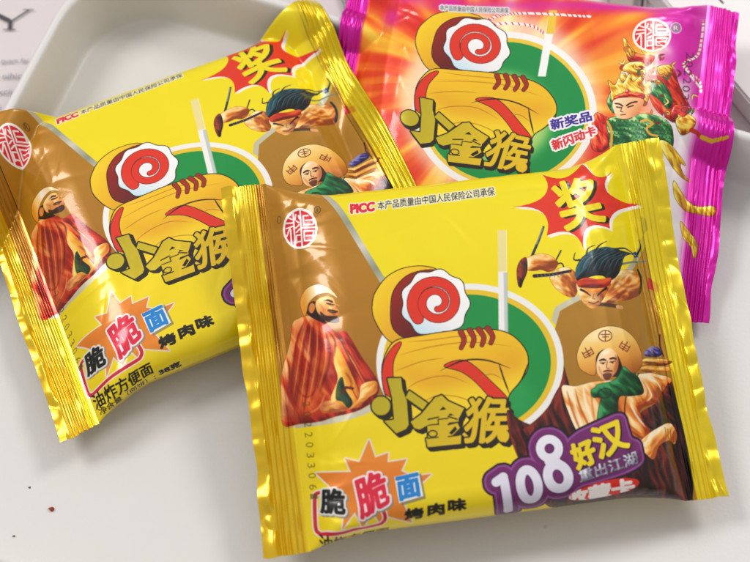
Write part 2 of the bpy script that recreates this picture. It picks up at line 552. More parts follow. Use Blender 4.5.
def shadow_text(S, T, s, quad, col, edge=None, ew=3, bold=1.2, sh=None):
    m = text(s, quad, T); b = grow(m, bold) if bold else m
    if edge:
        o = grow(b, ew)
        if sh:
            S.put(shift(o, 5, 6), sh)
        S.put(o, edge)
    elif sh:
        S.put(shift(b, 7, 7), sh); S.put(shift(b, 4, 4), sh)
    S.put(b, col)


def yellow_sheet(T, TLft):
    S = Sheet('ecd60c')
    S.met[:] = .10
    yy = T([(450, 180), (450, 520)])
    S.put(fill(np.array([[0, 0], [TW, 0], [TW, TH], [0, TH]], float)), grad(yy[0], yy[1], [(0, 'ebd80e'), (.5, 'ecd50c'), (1, 'e9ce0a')]))
    Z = T.at((220, 160), 2.88)
    # left tan field: from the left end to the silver diagonal
    U0 = lambda u: (u + TU) * RES
    diag = T(curve([(318, 186), (324, 198), (340, 218), (359, 248), (378, 279), (392, 300), (400, 330), (398, 360), (390, 390), (376, 400), (366, 407), (340, 416), (310, 421), (282, 423)], 8, False))
    left = U0(-55.5)
    poly = np.vstack([[left + 0, -50], [diag[0][0] - 18, -50], diag, [left, diag[-1][1] + 3]])
    m = fill(poly)
    S.put(grow(shift(m, 0, 0), 24), grad(T([(330, 200)])[0], T([(380, 290)])[0], [(0, 'c9c4ae'), (.3, '9a9c84'), (.55, 'd4cfbe'), (.8, '8f927c'), (1, 'cfc8ac')]), met=.45,
          clip=fill(np.array([[left, -60], [TW, -60], [TW, TH], [left, TH]], float)))
    tan = grad(T([(290, 200)])[0], T([(350, 400)])[0], [(0, 'b07a1c'), (.5, 'ac7619'), (1, 'a06a16')])
    S.put(m, tan, met=.18)
    # right tan field with silver edge
    e1 = T(curve([(654, 220), (648, 238), (643, 252), (634, 268), (610, 288), (580, 300), (560, 311)], 8, False))
    right = T([(663, 300), (676, 348), (684, 400), (700, 492)])
    e1[:, 0] = np.minimum(e1[:, 0], U0(55.9))
    p2 = np.vstack([e1, T([(555, 330), (552, 380), (520, 428), (560, 470), (620, 500)]), [T([(660, 500)])[0][0], TH + 20], [U0(56), TH + 20], [U0(56), e1[0][1]]])
    m2 = fill(p2)
    S.put(grow(m2, 22), grad(T([(560, 300)])[0], T([(660, 220)])[0], [(0, 'c9c2a4'), (.5, 'd9d4be'), (.8, '8c8b70'), (1, 'd9d2b0')]), met=.5,
          clip=fill(np.vstack([T([(545, 312), (560, 290), (600, 270), (640, 240), (662, 205)]), [U0(56), -10], [U0(56), T([(600, 320)])[0][1]], T([(560, 330)])])))
    S.put(m2, grad(T([(600, 290)])[0], T([(660, 440)])[0], [(0, 'ab7a20'), (1, '9c6b18')]), met=.18)
    S.put(fill(T([(650, 275), (660, 283), (661, 292), (650, 286)])), 'b5222c')
    # silver wedge under the circle
    S.put(fill(T([(507, 432), (516, 419), (536, 447), (528, 455)])), 'd8cfb4', met=.4)
    # green disc in white and gold rings
    S.put(fill(T(ell(470, 363, 94, 80))), 'e9e7e2', met=.05)
    S.put(fill(T(ell(470, 363, 87.5, 74))), 'e2bb22')
    g = S.put(fill(T(ell(469.5, 363, 82, 69))), '0f8a3c')
    S.put(blur(fill(T(ell(470, 400, 66, 34))), 26), '2fa353', .5, clip=g)
    S.put(fill(T([(498, 230), (507, 230), (508, 337), (499, 337)])), 'eae8e2')
    S.put(fill(T([(498, 230), (506.5, 230), (507, 271), (498.4, 271)])), 'e4d37a', .8)
    S.put(fill(T([(504, 272), (508, 272), (509, 337), (505, 337)])), 'a8b4ae', .7)
    for s, c in ((-1, 'd0a610'), (1, 'dcc01a')):          # end seals: deeper gold foil colour
        x = U0(s * 53.2); q = np.array([[x, -10], [x + s * 400, -10], [x + s * 400, TH + 10], [x, TH + 10]], float)
        S.put(blur(fill(q), 6), c, .8, clip=Mask(0, 0, 1 - np.maximum(m.full(), m2.full()) * .9))
    noodle_emblem(S, T)
    gold_title(S, T)
    # PICC line
    Zt = T.at((330, 170), 4.167)
    shadow_text(S, Zt, 'PICC', [(85, 151), (182, 140), (182, 173), (87, 187)], 'd81e34', 'ece6cf', 5, 3.4)
    m = text('本产品质量由中国人民保险公司承保', [(195, 139), (684, 76), (688, 111), (198, 171)], Zt)
    S.put(grow(m, 6), 'e9e2bb'); S.put(grow(m, .7), '2a2a26')
    # maker's round seal and registered mark
    seal_logo(S, T, 300.6, 229.3, 17.2, 19.2, -4)
    S.put(stroke(T(ell(317.6, 212, 2.9, 3.2)), 2.6), '4a3512'); S.put(grow(text('R', [(316, 210), (319, 210), (319, 214), (316, 214)], T), .5), '4a3512')
    S.put(stroke(T(ell(279.5, 220.5, 1.9, 3.2)), 2.2), '5a3a16')
    # prize burst
    Zb = T.at((500, 160), 3.512)
    star = []
    tips = [(45, 167), (150, 47), (290, 0), (393, 45), (490, 155), (385, 240), (290, 312), (165, 266)]
    mids = [(157, 128), (228, 66), (335, 62), (376, 112), (404, 182), (306, 238), (244, 256), (150, 186)]
    for i in range(8):
        a, b, c = np.array(tips[i], float), np.array(mids[i], float), np.array(tips[(i + 1) % 8], float)
        for k in range(10):
            s = k / 10; star.append((1 - s) ** 2 * a + 2 * s * (1 - s) * (2 * b - .5 * a - .5 * c) + s * s * c)
    sm = fill(Zb(star))
    S.put(shift(sm, 10, 12), 'ece9e0'); S.put(shift(grow(sm, 2), 4, 5), 'ece9e0')
    S.put(sm, grad(Zb([(150, 50)])[0], Zb([(400, 250)])[0], [(0, 'd9361a'), (1, 'dd2c1c')]))
    m = grow(text('奖', [(176, 92), (318, 62), (372, 212), (232, 248)], Zb), 6.5)
    for k in range(0, 15, 2):
        S.put(shift(m, k * .95, k * .4), '28200a')
    S.put(m, 'ead414')
    leaping_acrobat(S, Zb)
    seated_traveller(S, T.at((270, 275), 3.625))
    hat_traveller(S, T.at((540, 320), 2.778), T)
    hero_badge(S, T.at((475, 400), 4.286))
    crispy_burst(S, T.at((300, 430), 4.167), T, TLft)
    # dot printed date code
    q = []
    for i, ch in enumerate('2022033061'):
        y = 402 + i * 10.2; x = 306.2 + i * .9
        if ch == '6':
            y += 1
        m = text(ch, [(x + 3.8, y), (x + 4.5, y + 5.0), (x - 3.2, y + 5.7), (x - 3.9, y + .7)], T)
        S.put(m, '4d4010', .62)
    return S


def leaping_acrobat(S, Z):
    skin = [(0, '8a3a10'), (.3, 'c96a22'), (.55, 'e89a3c'), (.8, 'f6c878'), (1, 'fbe3a8')]
    dark = '1b1d20'
    S.put(stroke(Z([(154, 236), (136, 285), (114, 336)]), 1.9 * PX, 2.4 * PX), '26323c'); S.put(stroke(Z([(152, 238), (130, 295)]), .7 * PX), '8fa4b0')
    for pts in ([(214, 318), (196, 352), (172, 382)], [(172, 382), (215, 362), (228, 398)]):
        S.put(stroke(Z(curve(pts, 6, False)), 1.3 * PX), '20262c', .9)
    # shoulders and arms
    arm = [(84, 362), (92, 346), (124, 332), (160, 330), (190, 344), (204, 362), (192, 384), (170, 392), (146, 384), (122, 388), (96, 384)]
    sh1 = [(176, 410), (196, 386), (232, 376), (262, 396), (272, 440), (262, 478), (236, 478), (204, 458), (186, 436)]
    sh2 = [(366, 440), (402, 396), (446, 382), (486, 388), (506, 420), (500, 462), (470, 482), (430, 494), (352, 506), (350, 470)]
    for i, pts in enumerate((arm, sh1, sh2)):
        m = fill(Z(curve(pts))); S.put(grow(m, 1.6), '6a2c0c', .7); S.put(m, cloth([10, 60, -25][i], skin, 5 + i, 22, 2))
    for pts, w, c, al in (([(196, 396), (222, 404), (232, 440)], 1.6, '8c3c10', .7), ([(238, 384), (256, 420), (250, 466)], 1.8, '9c4414', .7), ([(208, 440), (232, 462), (254, 468)], 1.6, '8c3c10', .6), ([(210, 396), (206, 430)], 2.6, 'fbe0a0', .7),
                          ([(110, 346), (140, 342), (176, 352)], 2.4, 'fbe0a0', .7), ([(104, 376), (140, 380), (178, 378)], 1.6, '8c3c10', .6), ([(400, 420), (430, 440), (470, 440), (496, 424)], 1.8, '9c4414', .7), ([(396, 460), (430, 480), (470, 470)], 1.8, '8c3c10', .6),
                          ([(420, 406), (450, 398), (480, 406)], 3.0, 'fce6b0', .75), ([(372, 470), (392, 450), (404, 426)], 1.6, '7c300c', .7), ([(376, 490), (410, 490)], 2.2, 'fbe0a0', .6), ([(446, 454), (464, 450)], 3.0, 'fbe0a0', .5)):
        S.put(blur(stroke(Z(curve(pts, 7, False)), w * PX, taper=True), 3), c, al)
    glove = [(60, 384), (72, 352), (92, 340), (98, 362), (96, 396), (84, 424), (76, 446), (64, 436)]
    m = fill(Z(curve(glove))); S.put(m, cloth(70, [(0, '1c0f0c'), (.5, '5a2418'), (1, '9a3a22')], 8, 14, 2))
    S.put(stroke(Z([(122, 406), (180, 402), (246, 390)]), 3.2 * PX, 2.4 * PX), '241a20')
    for k in range(7):
        S.put(stroke(Z([(130 + k * 14, 399), (136 + k * 14, 410)]), .7 * PX), '7c6a86', .8)
    S.put(stroke(Z([(418, 366), (470, 352), (520, 346)]), 2.2 * PX, 1.2 * PX), '6d7a66'); S.put(stroke(Z([(344, 508), (388, 512), (424, 518)]), 3.4 * PX), '4a3324')
    S.put(stroke(Z([(410, 517), (424, 519)]), 3.6 * PX), 'd89a5c')
    S.put(stroke(Z(curve([(492, 378), (502, 402), (504, 432), (496, 462)], 6, False)), 2.2 * PX), '1a1a1c')
    # head seen from above, hair streaming back
    face = [(266, 440), (280, 432), (330, 440), (384, 432), (374, 462), (352, 500), (328, 522), (304, 514), (282, 488)]
    m = fill(Z(curve(face))); S.put(m, cloth(15, skin, 21, 26, 2)); S.put(blur(fill(Z(ell(322, 490, 26, 22))), 9), 'fbe2a4', .7, clip=m)
    S.put(stroke(Z(curve([(282, 456), (300, 466), (314, 478)], 4, False)), 2.2 * PX, .8 * PX), '2a0e06'); S.put(stroke(Z(curve([(370, 450), (352, 464), (338, 478)], 4, False)), 2.2 * PX, .8 * PX), '2a0e06')
    S.put(stroke(Z([(308, 500), (326, 506), (342, 498)]), .9 * PX), '7a2010'); S.put(stroke(Z([(326, 472), (322, 488), (330, 490)]), .7 * PX), 'a04a1a')
    hair = [(262, 404), (266, 376), (284, 344), (318, 318), (360, 306), (400, 308), (440, 318), (468, 322), (440, 336), (428, 366), (414, 400), (384, 424), (356, 408), (320, 410), (290, 420), (270, 424)]
    m = fill(Z(curve(hair))); S.put(m, cloth(-38, [(0, '08090c'), (.55, '12161a'), (.85, '1c323a'), (1, '2c5a64')], 31, 15, 6))
    rng = np.random.RandomState(2)
    for k in range(26):
        x = 286 + k * 6.2; y = 392 - abs(k - 10) * .6
        S.put(stroke(Z(curve([(x - 30, y + 10), (x - 6, y - 38), (x + 34, y - 66 + abs(k - 8) * 1.4), (x + 66, y - 78 + rng.uniform(-10, 10))], 6, False)), .9 * PX, taper=True), ['0a0c10', '3f7f8c', '1c2a32'][k % 3], .6, clip=m)
    for pts in ([(330, 322), (346, 300), (372, 286)], [(278, 352), (258, 350), (262, 326)], [(300, 336), (306, 312), (330, 300)], [(400, 312), (440, 306), (478, 322), (492, 318)], [(428, 318), (462, 322), (486, 330)], [(490, 322), (500, 296), (492, 272)]):
        S.put(stroke(Z(curve(pts, 7, False)), 1.9 * PX, .5 * PX), '14202a', .92)
    S.put(fill(Z(curve([(270, 426), (300, 414), (340, 420), (386, 414), (378, 442), (340, 452), (300, 450), (274, 446)]))), cloth(0, [(0, '6a120a'), (.5, 'b82c14'), (1, 'e0551c')], 4, 16, 4))
    S.put(stroke(Z([(470, 322), (484, 316), (490, 330), (478, 332)]), 1.5 * PX), '24427c')


def seated_traveller(S, Z):
    robe = [(132, 146), (104, 156), (82, 172), (72, 240), (48, 320), (36, 372), (36, 440), (42, 545), (110, 542), (180, 534), (236, 516), (326, 490), (386, 440), (390, 386), (336, 306), (292, 232), (272, 206), (240, 210), (206, 176), (168, 150)]
    m = fill(Z(curve(robe, 5))); S.put(grow(m, 1.6), '5a1408', .6)
    S.put(m, cloth(68, [(0, '6e0f08'), (.25, 'a81c0e'), (.5, 'cf3a1c'), (.72, 'e8642a'), (.9, 'f2914a'), (1, 'f7b26a')], 12, 26, 5, 10))
    b = fill(Z([(120, 380), (190, 330), (235, 320), (200, 430), (180, 520), (90, 520)])); S.put(blur(b, 16), 'e2702c', .4, clip=m)
    right = fill(Z(curve([(232, 214), (270, 208), (294, 236), (338, 308), (388, 384), (352, 400), (310, 330), (262, 252)], 5)))
    S.put(right, cloth(55, [(0, '4c0a06'), (.5, '9a1c10'), (1, 'd43c20')], 17, 18, 6))
    inner = fill(Z(curve([(236, 262), (258, 282), (300, 372), (318, 414), (332, 474), (284, 484), (240, 470), (222, 448), (246, 380), (232, 320)], 5)))
    S.put(inner, cloth(75, [(0, 'a4480e'), (.35, 'd9821c'), (.65, 'efa832'), (1, 'fbd270')], 25, 24, 4))
    S.put(fill(Z(curve([(244, 398), (262, 372), (276, 420), (300, 462), (286, 486), (262, 462), (240, 452)], 5))), cloth(70, [(0, '14240f'), (.6, '27462a'), (1, '4a5a20')], 7, 14, 4))
    S.put(stroke(Z([(292, 404), (310, 440), (330, 476)]), 1.1 * PX), 'c0281c'); S.put(stroke(Z([(262, 430), (276, 410), (300, 414)]), 2.2 * PX), '5e1a10')
    arm = fill(Z(curve([(332, 400), (384, 386), (386, 424), (356, 446), (322, 476), (286, 488), (322, 450)], 5))); S.put(arm, cloth(-30, [(0, 'c0641c'), (.5, 'ee9c36'), (1, 'fcd68a')], 9, 18, 3))
    hand = fill(Z(curve([(184, 470), (222, 458), (264, 476), (282, 490), (232, 502), (190, 500)], 5))); S.put(hand, cloth(10, [(0, 'a8521c'), (.5, 'de8a3c'), (1, 'f6c070')], 3, 12, 3))
    for pts, c, al in (([(104, 196), (142, 186), (176, 236), (168, 310), (124, 268)], '7a140a', .55), ([(56, 366), (104, 330), (134, 420), (70, 480)], '86180c', .55), ([(152, 330), (206, 296), (196, 400), (152, 452)], '7a120a', .55),
                       ([(88, 186), (120, 166), (112, 236), (78, 262)], 'ee7a34', .6), ([(178, 282), (228, 296), (206, 356), (168, 344)], 'ea6a2c', .6), ([(96, 436), (160, 400), (184, 456), (120, 512)], 'e8642a', .55), ([(150, 156), (200, 180), (206, 222), (160, 200)], 'e0542a', .5),
                       ([(46, 470), (84, 486), (120, 530), (60, 534)], '7a120a', .6), ([(170, 452), (214, 440), (190, 508), (150, 520)], '9a1c0e', .5)):
        S.put(blur(fill(Z(curve(pts, 5))), 7), c, al, clip=m)
    for pts, w, c in (([(128, 160), (100, 230), (84, 330), (66, 470)], 2.6, '7c120a'), ([(146, 160), (124, 250), (112, 360), (84, 520)], 2.2, '8a160c'), ([(160, 166), (156, 260), (140, 380), (122, 510)], 2.8, '70100a'),
                      ([(178, 170), (186, 260), (176, 350), (150, 470)], 2.2, '8a160c'), ([(196, 190), (216, 260), (214, 330), (186, 420)], 2.6, '701008'), ([(212, 205), (236, 240), (234, 300)], 2.0, '5c0c06'),
                      ([(60, 300), (70, 360), (60, 440)], 2.2, '7c120a'), ([(94, 400), (120, 440), (150, 440), (176, 400)], 1.8, '8a160c'), ([(90, 180), (86, 250), (66, 320)], 1.6, 'f6a25c'), ([(138, 160), (116, 240), (100, 340), (80, 460)], 1.6, 'f49a54'),
                      ([(152, 162), (142, 260), (126, 370), (104, 500)], 1.4, 'f8b068'), ([(170, 168), (172, 260), (160, 360), (138, 480)], 1.5, 'f49a54'), ([(190, 180), (204, 260), (198, 340), (170, 440)], 1.3, 'f6a25c'), ([(206, 420), (180, 480), (140, 506)], 1.8, 'f2904a'),
                      ([(262, 222), (300, 300), (350, 380)], 1.6, 'e8603a'), ([(250, 224), (290, 310), (338, 396)], 1.8, '3c0804'), ([(282, 240), (320, 310), (372, 388)], 1.5, 'd23a20')):
        S.put(blur(stroke(Z(curve(pts, 7, False)), w * PX * .8, taper=True), 1), c, .7)
    # head in profile looking up to the right
    S.put(fill(Z(curve([(132, 130), (150, 96), (176, 104), (190, 150), (206, 176), (160, 158)], 5))), '2a120a')
    face = [(168, 96), (200, 78), (228, 84), (238, 104), (252, 112), (244, 122), (252, 132), (246, 158), (226, 166), (196, 156), (172, 132)]
    fm = fill(Z(curve(face, 5))); S.put(fm, grad(Z([(180, 90)])[0], Z([(240, 165)])[0], [(0, 'fbd28a'), (.5, 'f0a654'), (1, 'c56a28')]))
    S.put(blur(fill(Z(ell(196, 128, 20, 16))), 8), 'c8682a', .5, clip=fm)
    S.put(fill(Z(curve([(184, 132), (202, 146), (224, 148), (246, 150), (252, 168), (234, 176), (204, 166), (186, 152)], 5))), '2c130a', .9)
    S.put(stroke(Z(curve([(212, 128), (226, 128), (244, 134)], 4, False)), 1.3 * PX), '3a180c'); S.put(stroke(Z(curve([(198, 92), (212, 92), (226, 98)], 4, False)), 1.7 * PX), '2a0e06')
    S.put(stroke(Z([(206, 102), (222, 106)]), 1.0 * PX), '2a0e06'); S.put(fill(Z(ell(152, 118, 12, 20, 10))), 'd8813c'); S.put(stroke(Z(ell(152, 118, 11, 19, 10, 30, 90, 300)), .7 * PX), '7a2c10')
    for pts, w, c, al in (([(206, 104), (224, 108), (236, 108)], 1.0, '2a0e06', 1), ([(236, 108), (246, 116), (236, 120)], .9, '8c4214', .9), ([(212, 132), (230, 136), (246, 133)], 1.4, '2c120a', .9), ([(226, 142), (238, 144)], 1.0, 'b8452a', 1),
                          ([(178, 102), (192, 120), (196, 140)], 2.2, 'c4722c', .6), ([(214, 114), (226, 124)], 1.6, 'fce4b0', .8), ([(192, 92), (206, 88)], 2.4, 'fdeac0', .7)):
        S.put(blur(stroke(Z(curve(pts, 5, False)), w * PX, taper=True), 1), c, al, clip=fm)
    cap = [(126, 146), (112, 110), (116, 72), (140, 44), (178, 34), (214, 48), (238, 72), (244, 84), (214, 66), (182, 68), (156, 84), (140, 104), (134, 130)]
    cm = fill(Z(curve(cap, 5))); S.put(grow(cm, 1.8), '5a2408', .8); S.put(cm, grad(Z([(116, 80)])[0], Z([(210, 60)])[0], [(0, 'e2901e'), (.35, 'f3cf86'), (.6, 'fbf1da'), (1, 'f2d49c')]))


def hat_traveller(S, Z, T):
    dk = [(0, '140806'), (.45, '33120c'), (.75, '5c1a12'), (1, '842a1c')]
    lo = fill(Z(curve([(-90, 250), (-50, 280), (0, 285), (48, 196), (68, 178), (84, 250), (120, 330), (160, 340), (280, 330), (320, 262), (344, 206), (368, 172), (392, 260), (420, 400), (424, 482), (410, 520), (330, 520), (200, 540), (60, 560), (-40, 420), (-80, 330)], 5)))
    S.put(lo, cloth(80, dk, 40, 20, 5))
    S.put(fill(np.vstack([T(ell(470, 363, 94.3, 80.3, 0, 16, 56, 2)), T([(580, 420), (560, 446), (545, 460)])])), cloth(80, dk, 41, 20, 5))
    # bundle behind the shoulder
    for i, (y, h) in enumerate(((118, 20), (138, 18))):
        S.put(fill(Z(curve([(276, y), (300, y - h * .5), (350, y - h * .4), (370, y), (350, y + h * .5), (296, y + h * .5)], 5))), cloth(5, [(0, '6a2c08'), (.5, 'd98a20'), (1, 'fbdc8a')], 15 + i, 10, 6))
    S.put(fill(Z(curve([(290, 98), (300, 82), (322, 72), (344, 84), (340, 100), (312, 104)], 5))), cloth(30, [(0, '181440'), (.5, '3c3480'), (1, '8f86c8')], 55, 10, 2))
    S.put(stroke(Z([(338, 40), (338, 72), (348, 100)]), 1.4 * PX), '5a2410')
    robe = [(62, 186), (100, 184), (150, 172), (210, 168), (280, 152), (330, 152), (368, 166), (350, 200), (318, 232), (284, 244), (276, 262), (300, 300), (296, 330), (240, 320), (160, 336), (116, 322), (84, 262)]
    m = fill(Z(curve(robe, 5))); S.put(grow(m, 1.6), '5c200a', .7)
    S.put(m, cloth(62, [(0, '9c3408'), (.25, 'd8741c'), (.5, 'f0a048'), (.75, 'f9cf8e'), (1, 'fdeac0')], 61, 30, 4, 8))
    rng = np.random.RandomState(9)
    for pts, w, c in (([(76, 196), (92, 250), (118, 316)], 2.2, 'c4621c'), ([(98, 190), (112, 240), (140, 300), (150, 326)], 2.0, 'b4520f'), ([(120, 186), (128, 230), (150, 290)], 2.6, 'fdeccb'), ([(140, 186), (146, 240), (156, 300)], 1.6, 'd87a2c'),
                      ([(88, 200), (100, 240), (122, 296)], 2.4, 'fdeccb'), ([(230, 250), (244, 290), (280, 318)], 2.2, 'b4520f'), ([(246, 226), (262, 260), (292, 300)], 2.6, 'fdeccb'), ([(280, 168), (300, 196), (290, 226), (262, 240)], 2.0, 'c4621c'),
                      ([(300, 164), (330, 176), (344, 200)], 2.4, 'fdf0d4'), ([(318, 160), (352, 170)], 1.6, 'c4621c'), ([(290, 176), (310, 210), (296, 228)], 2.0, 'fdeccb'), ([(222, 290), (246, 310), (270, 326)], 1.6, 'd87a2c')):
        S.put(blur(stroke(Z(curve(pts, 7, False)), w * PX * .85, taper=True), 1), c, .85, clip=m)
    for pts, c in (([(30, 240), (50, 300), (70, 350)], '7c2418'), ([(54, 210), (72, 280), (96, 340)], '8c2c1c'), ([(-10, 300), (20, 330), (60, 352)], '6c2014'), ([(310, 400), (330, 440), (340, 500)], '6c2014'), ([(350, 370), (372, 430), (376, 500)], '7c2418'),
                   ([(392, 300), (396, 380), (404, 460)], '5c1810'), ([(300, 270), (330, 262), (362, 220)], '8c2c1c'), ([(310, 290), (344, 274), (376, 250)], '6c2014')):
        S.put(blur(stroke(Z(curve(pts, 7, False)), 2.0 * PX, taper=True), 3), c, .8)
    S.put(stroke(Z(curve([(236, 215), (232, 250), (238, 300)], 5, False)), 1.2 * PX), '3a1408'); S.put(stroke(Z(curve([(262, 150), (252, 176), (262, 170), (272, 150)], 5, False)), .9 * PX), '2a1408')
    S.put(fill(Z(curve([(276, 262), (320, 234), (350, 196), (364, 176), (376, 232), (382, 290), (350, 282), (310, 306)], 5))), cloth(60, dk, 44, 14, 4))
    arm = fill(Z(curve([(270, 346), (292, 322), (326, 302), (366, 288), (384, 316), (380, 346), (362, 336), (330, 350), (312, 386), (292, 372)], 5)))
    S.put(grow(arm, 1.6), '5c200a', .7); S.put(arm, cloth(-40, [(0, 'b4541a'), (.4, 'ee9c40'), (.8, 'fbd58e'), (1, 'feeec4')], 71, 22, 3))
    for k in range(4):
        S.put(stroke(Z([(350 + k * 9, 300 + k * 4), (352 + k * 8, 326 + k * 5)]), .8 * PX), '8a3410', .8)
    # wide hat
    hat = [(108, 128), (104, 92), (122, 52), (158, 26), (204, 20), (246, 38), (276, 76), (284, 118), (268, 144), (236, 152), (216, 108), (196, 84), (172, 84), (154, 104), (152, 152), (126, 146)]
    hm = fill(Z(curve(hat, 6))); S.put(fill(Z(curve([(150, 100), (175, 78), (206, 84), (228, 120), (240, 156), (200, 160), (160, 150)], 5))), '2a1208')
    S.put(grow(hm, 2.2), '4a2008', .85)
    S.put(hm, grad(Z([(180, 24)])[0], Z([(230, 150)])[0], [(0, 'f8dc96'), (.35, 'f0c060'), (.7, 'dc9436'), (1, 'a85c18')]))
    S.put(blur(fill(Z(ell(160, 44, 34, 12, -20))), 8), 'fdeab8', .6, clip=hm)
    ink = '7a2a14'
    for c, r in (((132, 92), -28), ((178, 46), 0), ((232, 76), 32)):
        k = Z.at(Z.off, Z.s)

        def R(pts):
            a = radians(r); return k([(c[0] + x * cos(a) - y * sin(a), c[1] + x * sin(a) + y * cos(a)) for x, y in pts])
        S.put(stroke(R([(-13, -9), (-13, 9), (13, 9), (13, -9)]) if r else R(ell(0, 0, 18, 15, 0, 30)), .9 * PX), ink)
        for pts in ([(0, -15), (0, 12)], [(-12, -4), (12, -4)], [(-8, 3), (8, 3)]):
            S.put(stroke(R(pts), .9 * PX), ink)
    face = [(156, 116), (166, 92), (186, 80), (206, 92), (214, 118), (210, 142), (196, 160), (182, 170), (166, 162), (156, 142)]
    fm = fill(Z(curve(face, 5))); S.put(fm, grad(Z([(160, 100)])[0], Z([(216, 150)])[0], [(0, 'fbe0b0'), (.5, 'f3bd80'), (1, 'b5642c')]))
    for pts, w in (([(163, 114), (172, 110), (180, 113)], 1.1), ([(190, 110), (200, 107), (208, 111)], 1.1), ([(165, 121), (178, 120)], .8), ([(190, 119), (204, 117)], .8), ([(171, 122), (173, 123)], 1.5), ([(196, 120), (198, 121)], 1.5),
                   ([(184, 116), (182, 134), (189, 136)], .6), ([(174, 145), (184, 142), (196, 144)], 1.2)):
        S.put(stroke(Z(curve(pts, 4, False)), w * PX), '3c160a')
    for pts, w, c, al in (([(206, 100), (210, 124), (202, 148)], 3.4, 'b4602a', .7), ([(160, 128), (166, 146), (174, 158)], 1.8, 'd08a50', .7), ([(190, 128), (198, 138)], 2.0, 'e8a468', .7), ([(170, 96), (188, 88)], 3.0, 'fdf0d4', .7),
                          ([(176, 146), (186, 147), (194, 145)], 1.0, 'b04a30', .9), ([(162, 116), (170, 112), (180, 115)], 1.3, '2c1008', 1), ([(190, 112), (200, 109), (208, 113)], 1.3, '2c1008', 1)):
        S.put(blur(stroke(Z(curve(pts, 5, False)), w * PX, taper=True), 1), c, al, clip=fm)
    S.put(fill(Z(curve([(172, 152), (184, 149), (196, 152), (192, 164), (182, 170), (174, 162)], 4))), '4a2010', .8)
    sc = [(160, 180), (196, 172), (214, 158), (228, 132), (246, 146), (272, 164), (286, 204), (250, 212), (218, 214), (214, 250), (222, 288), (202, 270), (188, 268), (176, 290), (158, 292), (164, 236), (168, 216), (146, 214), (142, 196), (152, 188)]
    m = fill(Z(curve(sc, 5))); S.put(grow(m, 2), '06200e', .9); S.put(m, cloth(50, [(0, '05260f'), (.4, '0c4a20'), (.75, '17703a'), (1, '3a9a5a')], 81, 18, 4))
    S.put(stroke(Z(ell(178, 204, 18, 13, -10)), .9 * PX), '052010', .8)


def hero_badge(S, Z):
    def S_(pts, w, closed=False):
        return stroke(Z(curve(pts, 8, closed)), w / 4.286 * PX)
    one = union([stroke(Z([(88, 352), (120, 330), (132, 400), (150, 500)]), 33 / 4.286 * PX)])
    zero = stroke(Z(ell(232, 366, 38, 68, -10, 60, 0, 359.9)), 33 / 4.286 * PX)
    e1 = union([stroke(Z(ell(322, 206, 40, 40, -25, 60, 0, 359.9)), 31 / 4.286 * PX), stroke(Z([(318, 262), (352, 258)]), 30 / 4.286 * PX)])
    e2 = stroke(Z(ell(358, 326, 44, 54, -20, 60, 0, 359.9)), 35 / 4.286 * PX)
    num = union([one, zero, e1, e2])
    panel = fill(Z(curve([(395, 205), (430, 150), (486, 118), (560, 84), (604, 66), (632, 74), (646, 120), (662, 164), (696, 182), (704, 216), (706, 262), (640, 300), (560, 330), (470, 360), (400, 380)], 4)))
    o = union([grow(num, 20), panel])
    S.put(grow(o, 15), '160a14'); S.put(grow(o, 9), '6f2768'); S.put(grow(o, 6), '8e4a8c')
    S.put(o, grad(Z([(300, 130)])[0], Z([(400, 460)])[0], [(0, '74246a'), (.6, '6a1d5e'), (1, '5a1850')]))
    S.put(grow(num, 3), '3a0e36'); S.put(shift(num, 0, 0), grad(Z([(250, 160)])[0], Z([(300, 470)])[0], [(0, 'eeeaf2'), (.6, 'd9d6e2'), (1, 'c4c2d4')]))
    for s, q in (('好', [(406, 196), (492, 160), (530, 256), (444, 294)]), ('汉', [(494, 126), (612, 76), (658, 196), (536, 250)])):
        m = grow(text(s, q, Z), 5.5); S.put(shift(grow(m, 3), 3, 3), '2c0a28'); S.put(m, 'e9cf18')
    m = grow(text('重出江湖', [(446, 300), (680, 216), (694, 266), (456, 350)], Z), 2.0)
    S.put(grow(m, 2), '2c0a28'); S.put(m, cloth(80, [(0, '70707e'), (.5, 'a9a8b4'), (1, 'e6e6ee')], 5, 9, 2), met=.5)
    ov = fill(Z(ell(556, 388, 150, 44, -17))); S.put(ov, 'dc281c')
    m = grow(text('收藏卡', [(398, 396), (672, 326), (690, 414), (414, 478)], Z), 5); S.put(m, 'efe9e4', clip=ov)


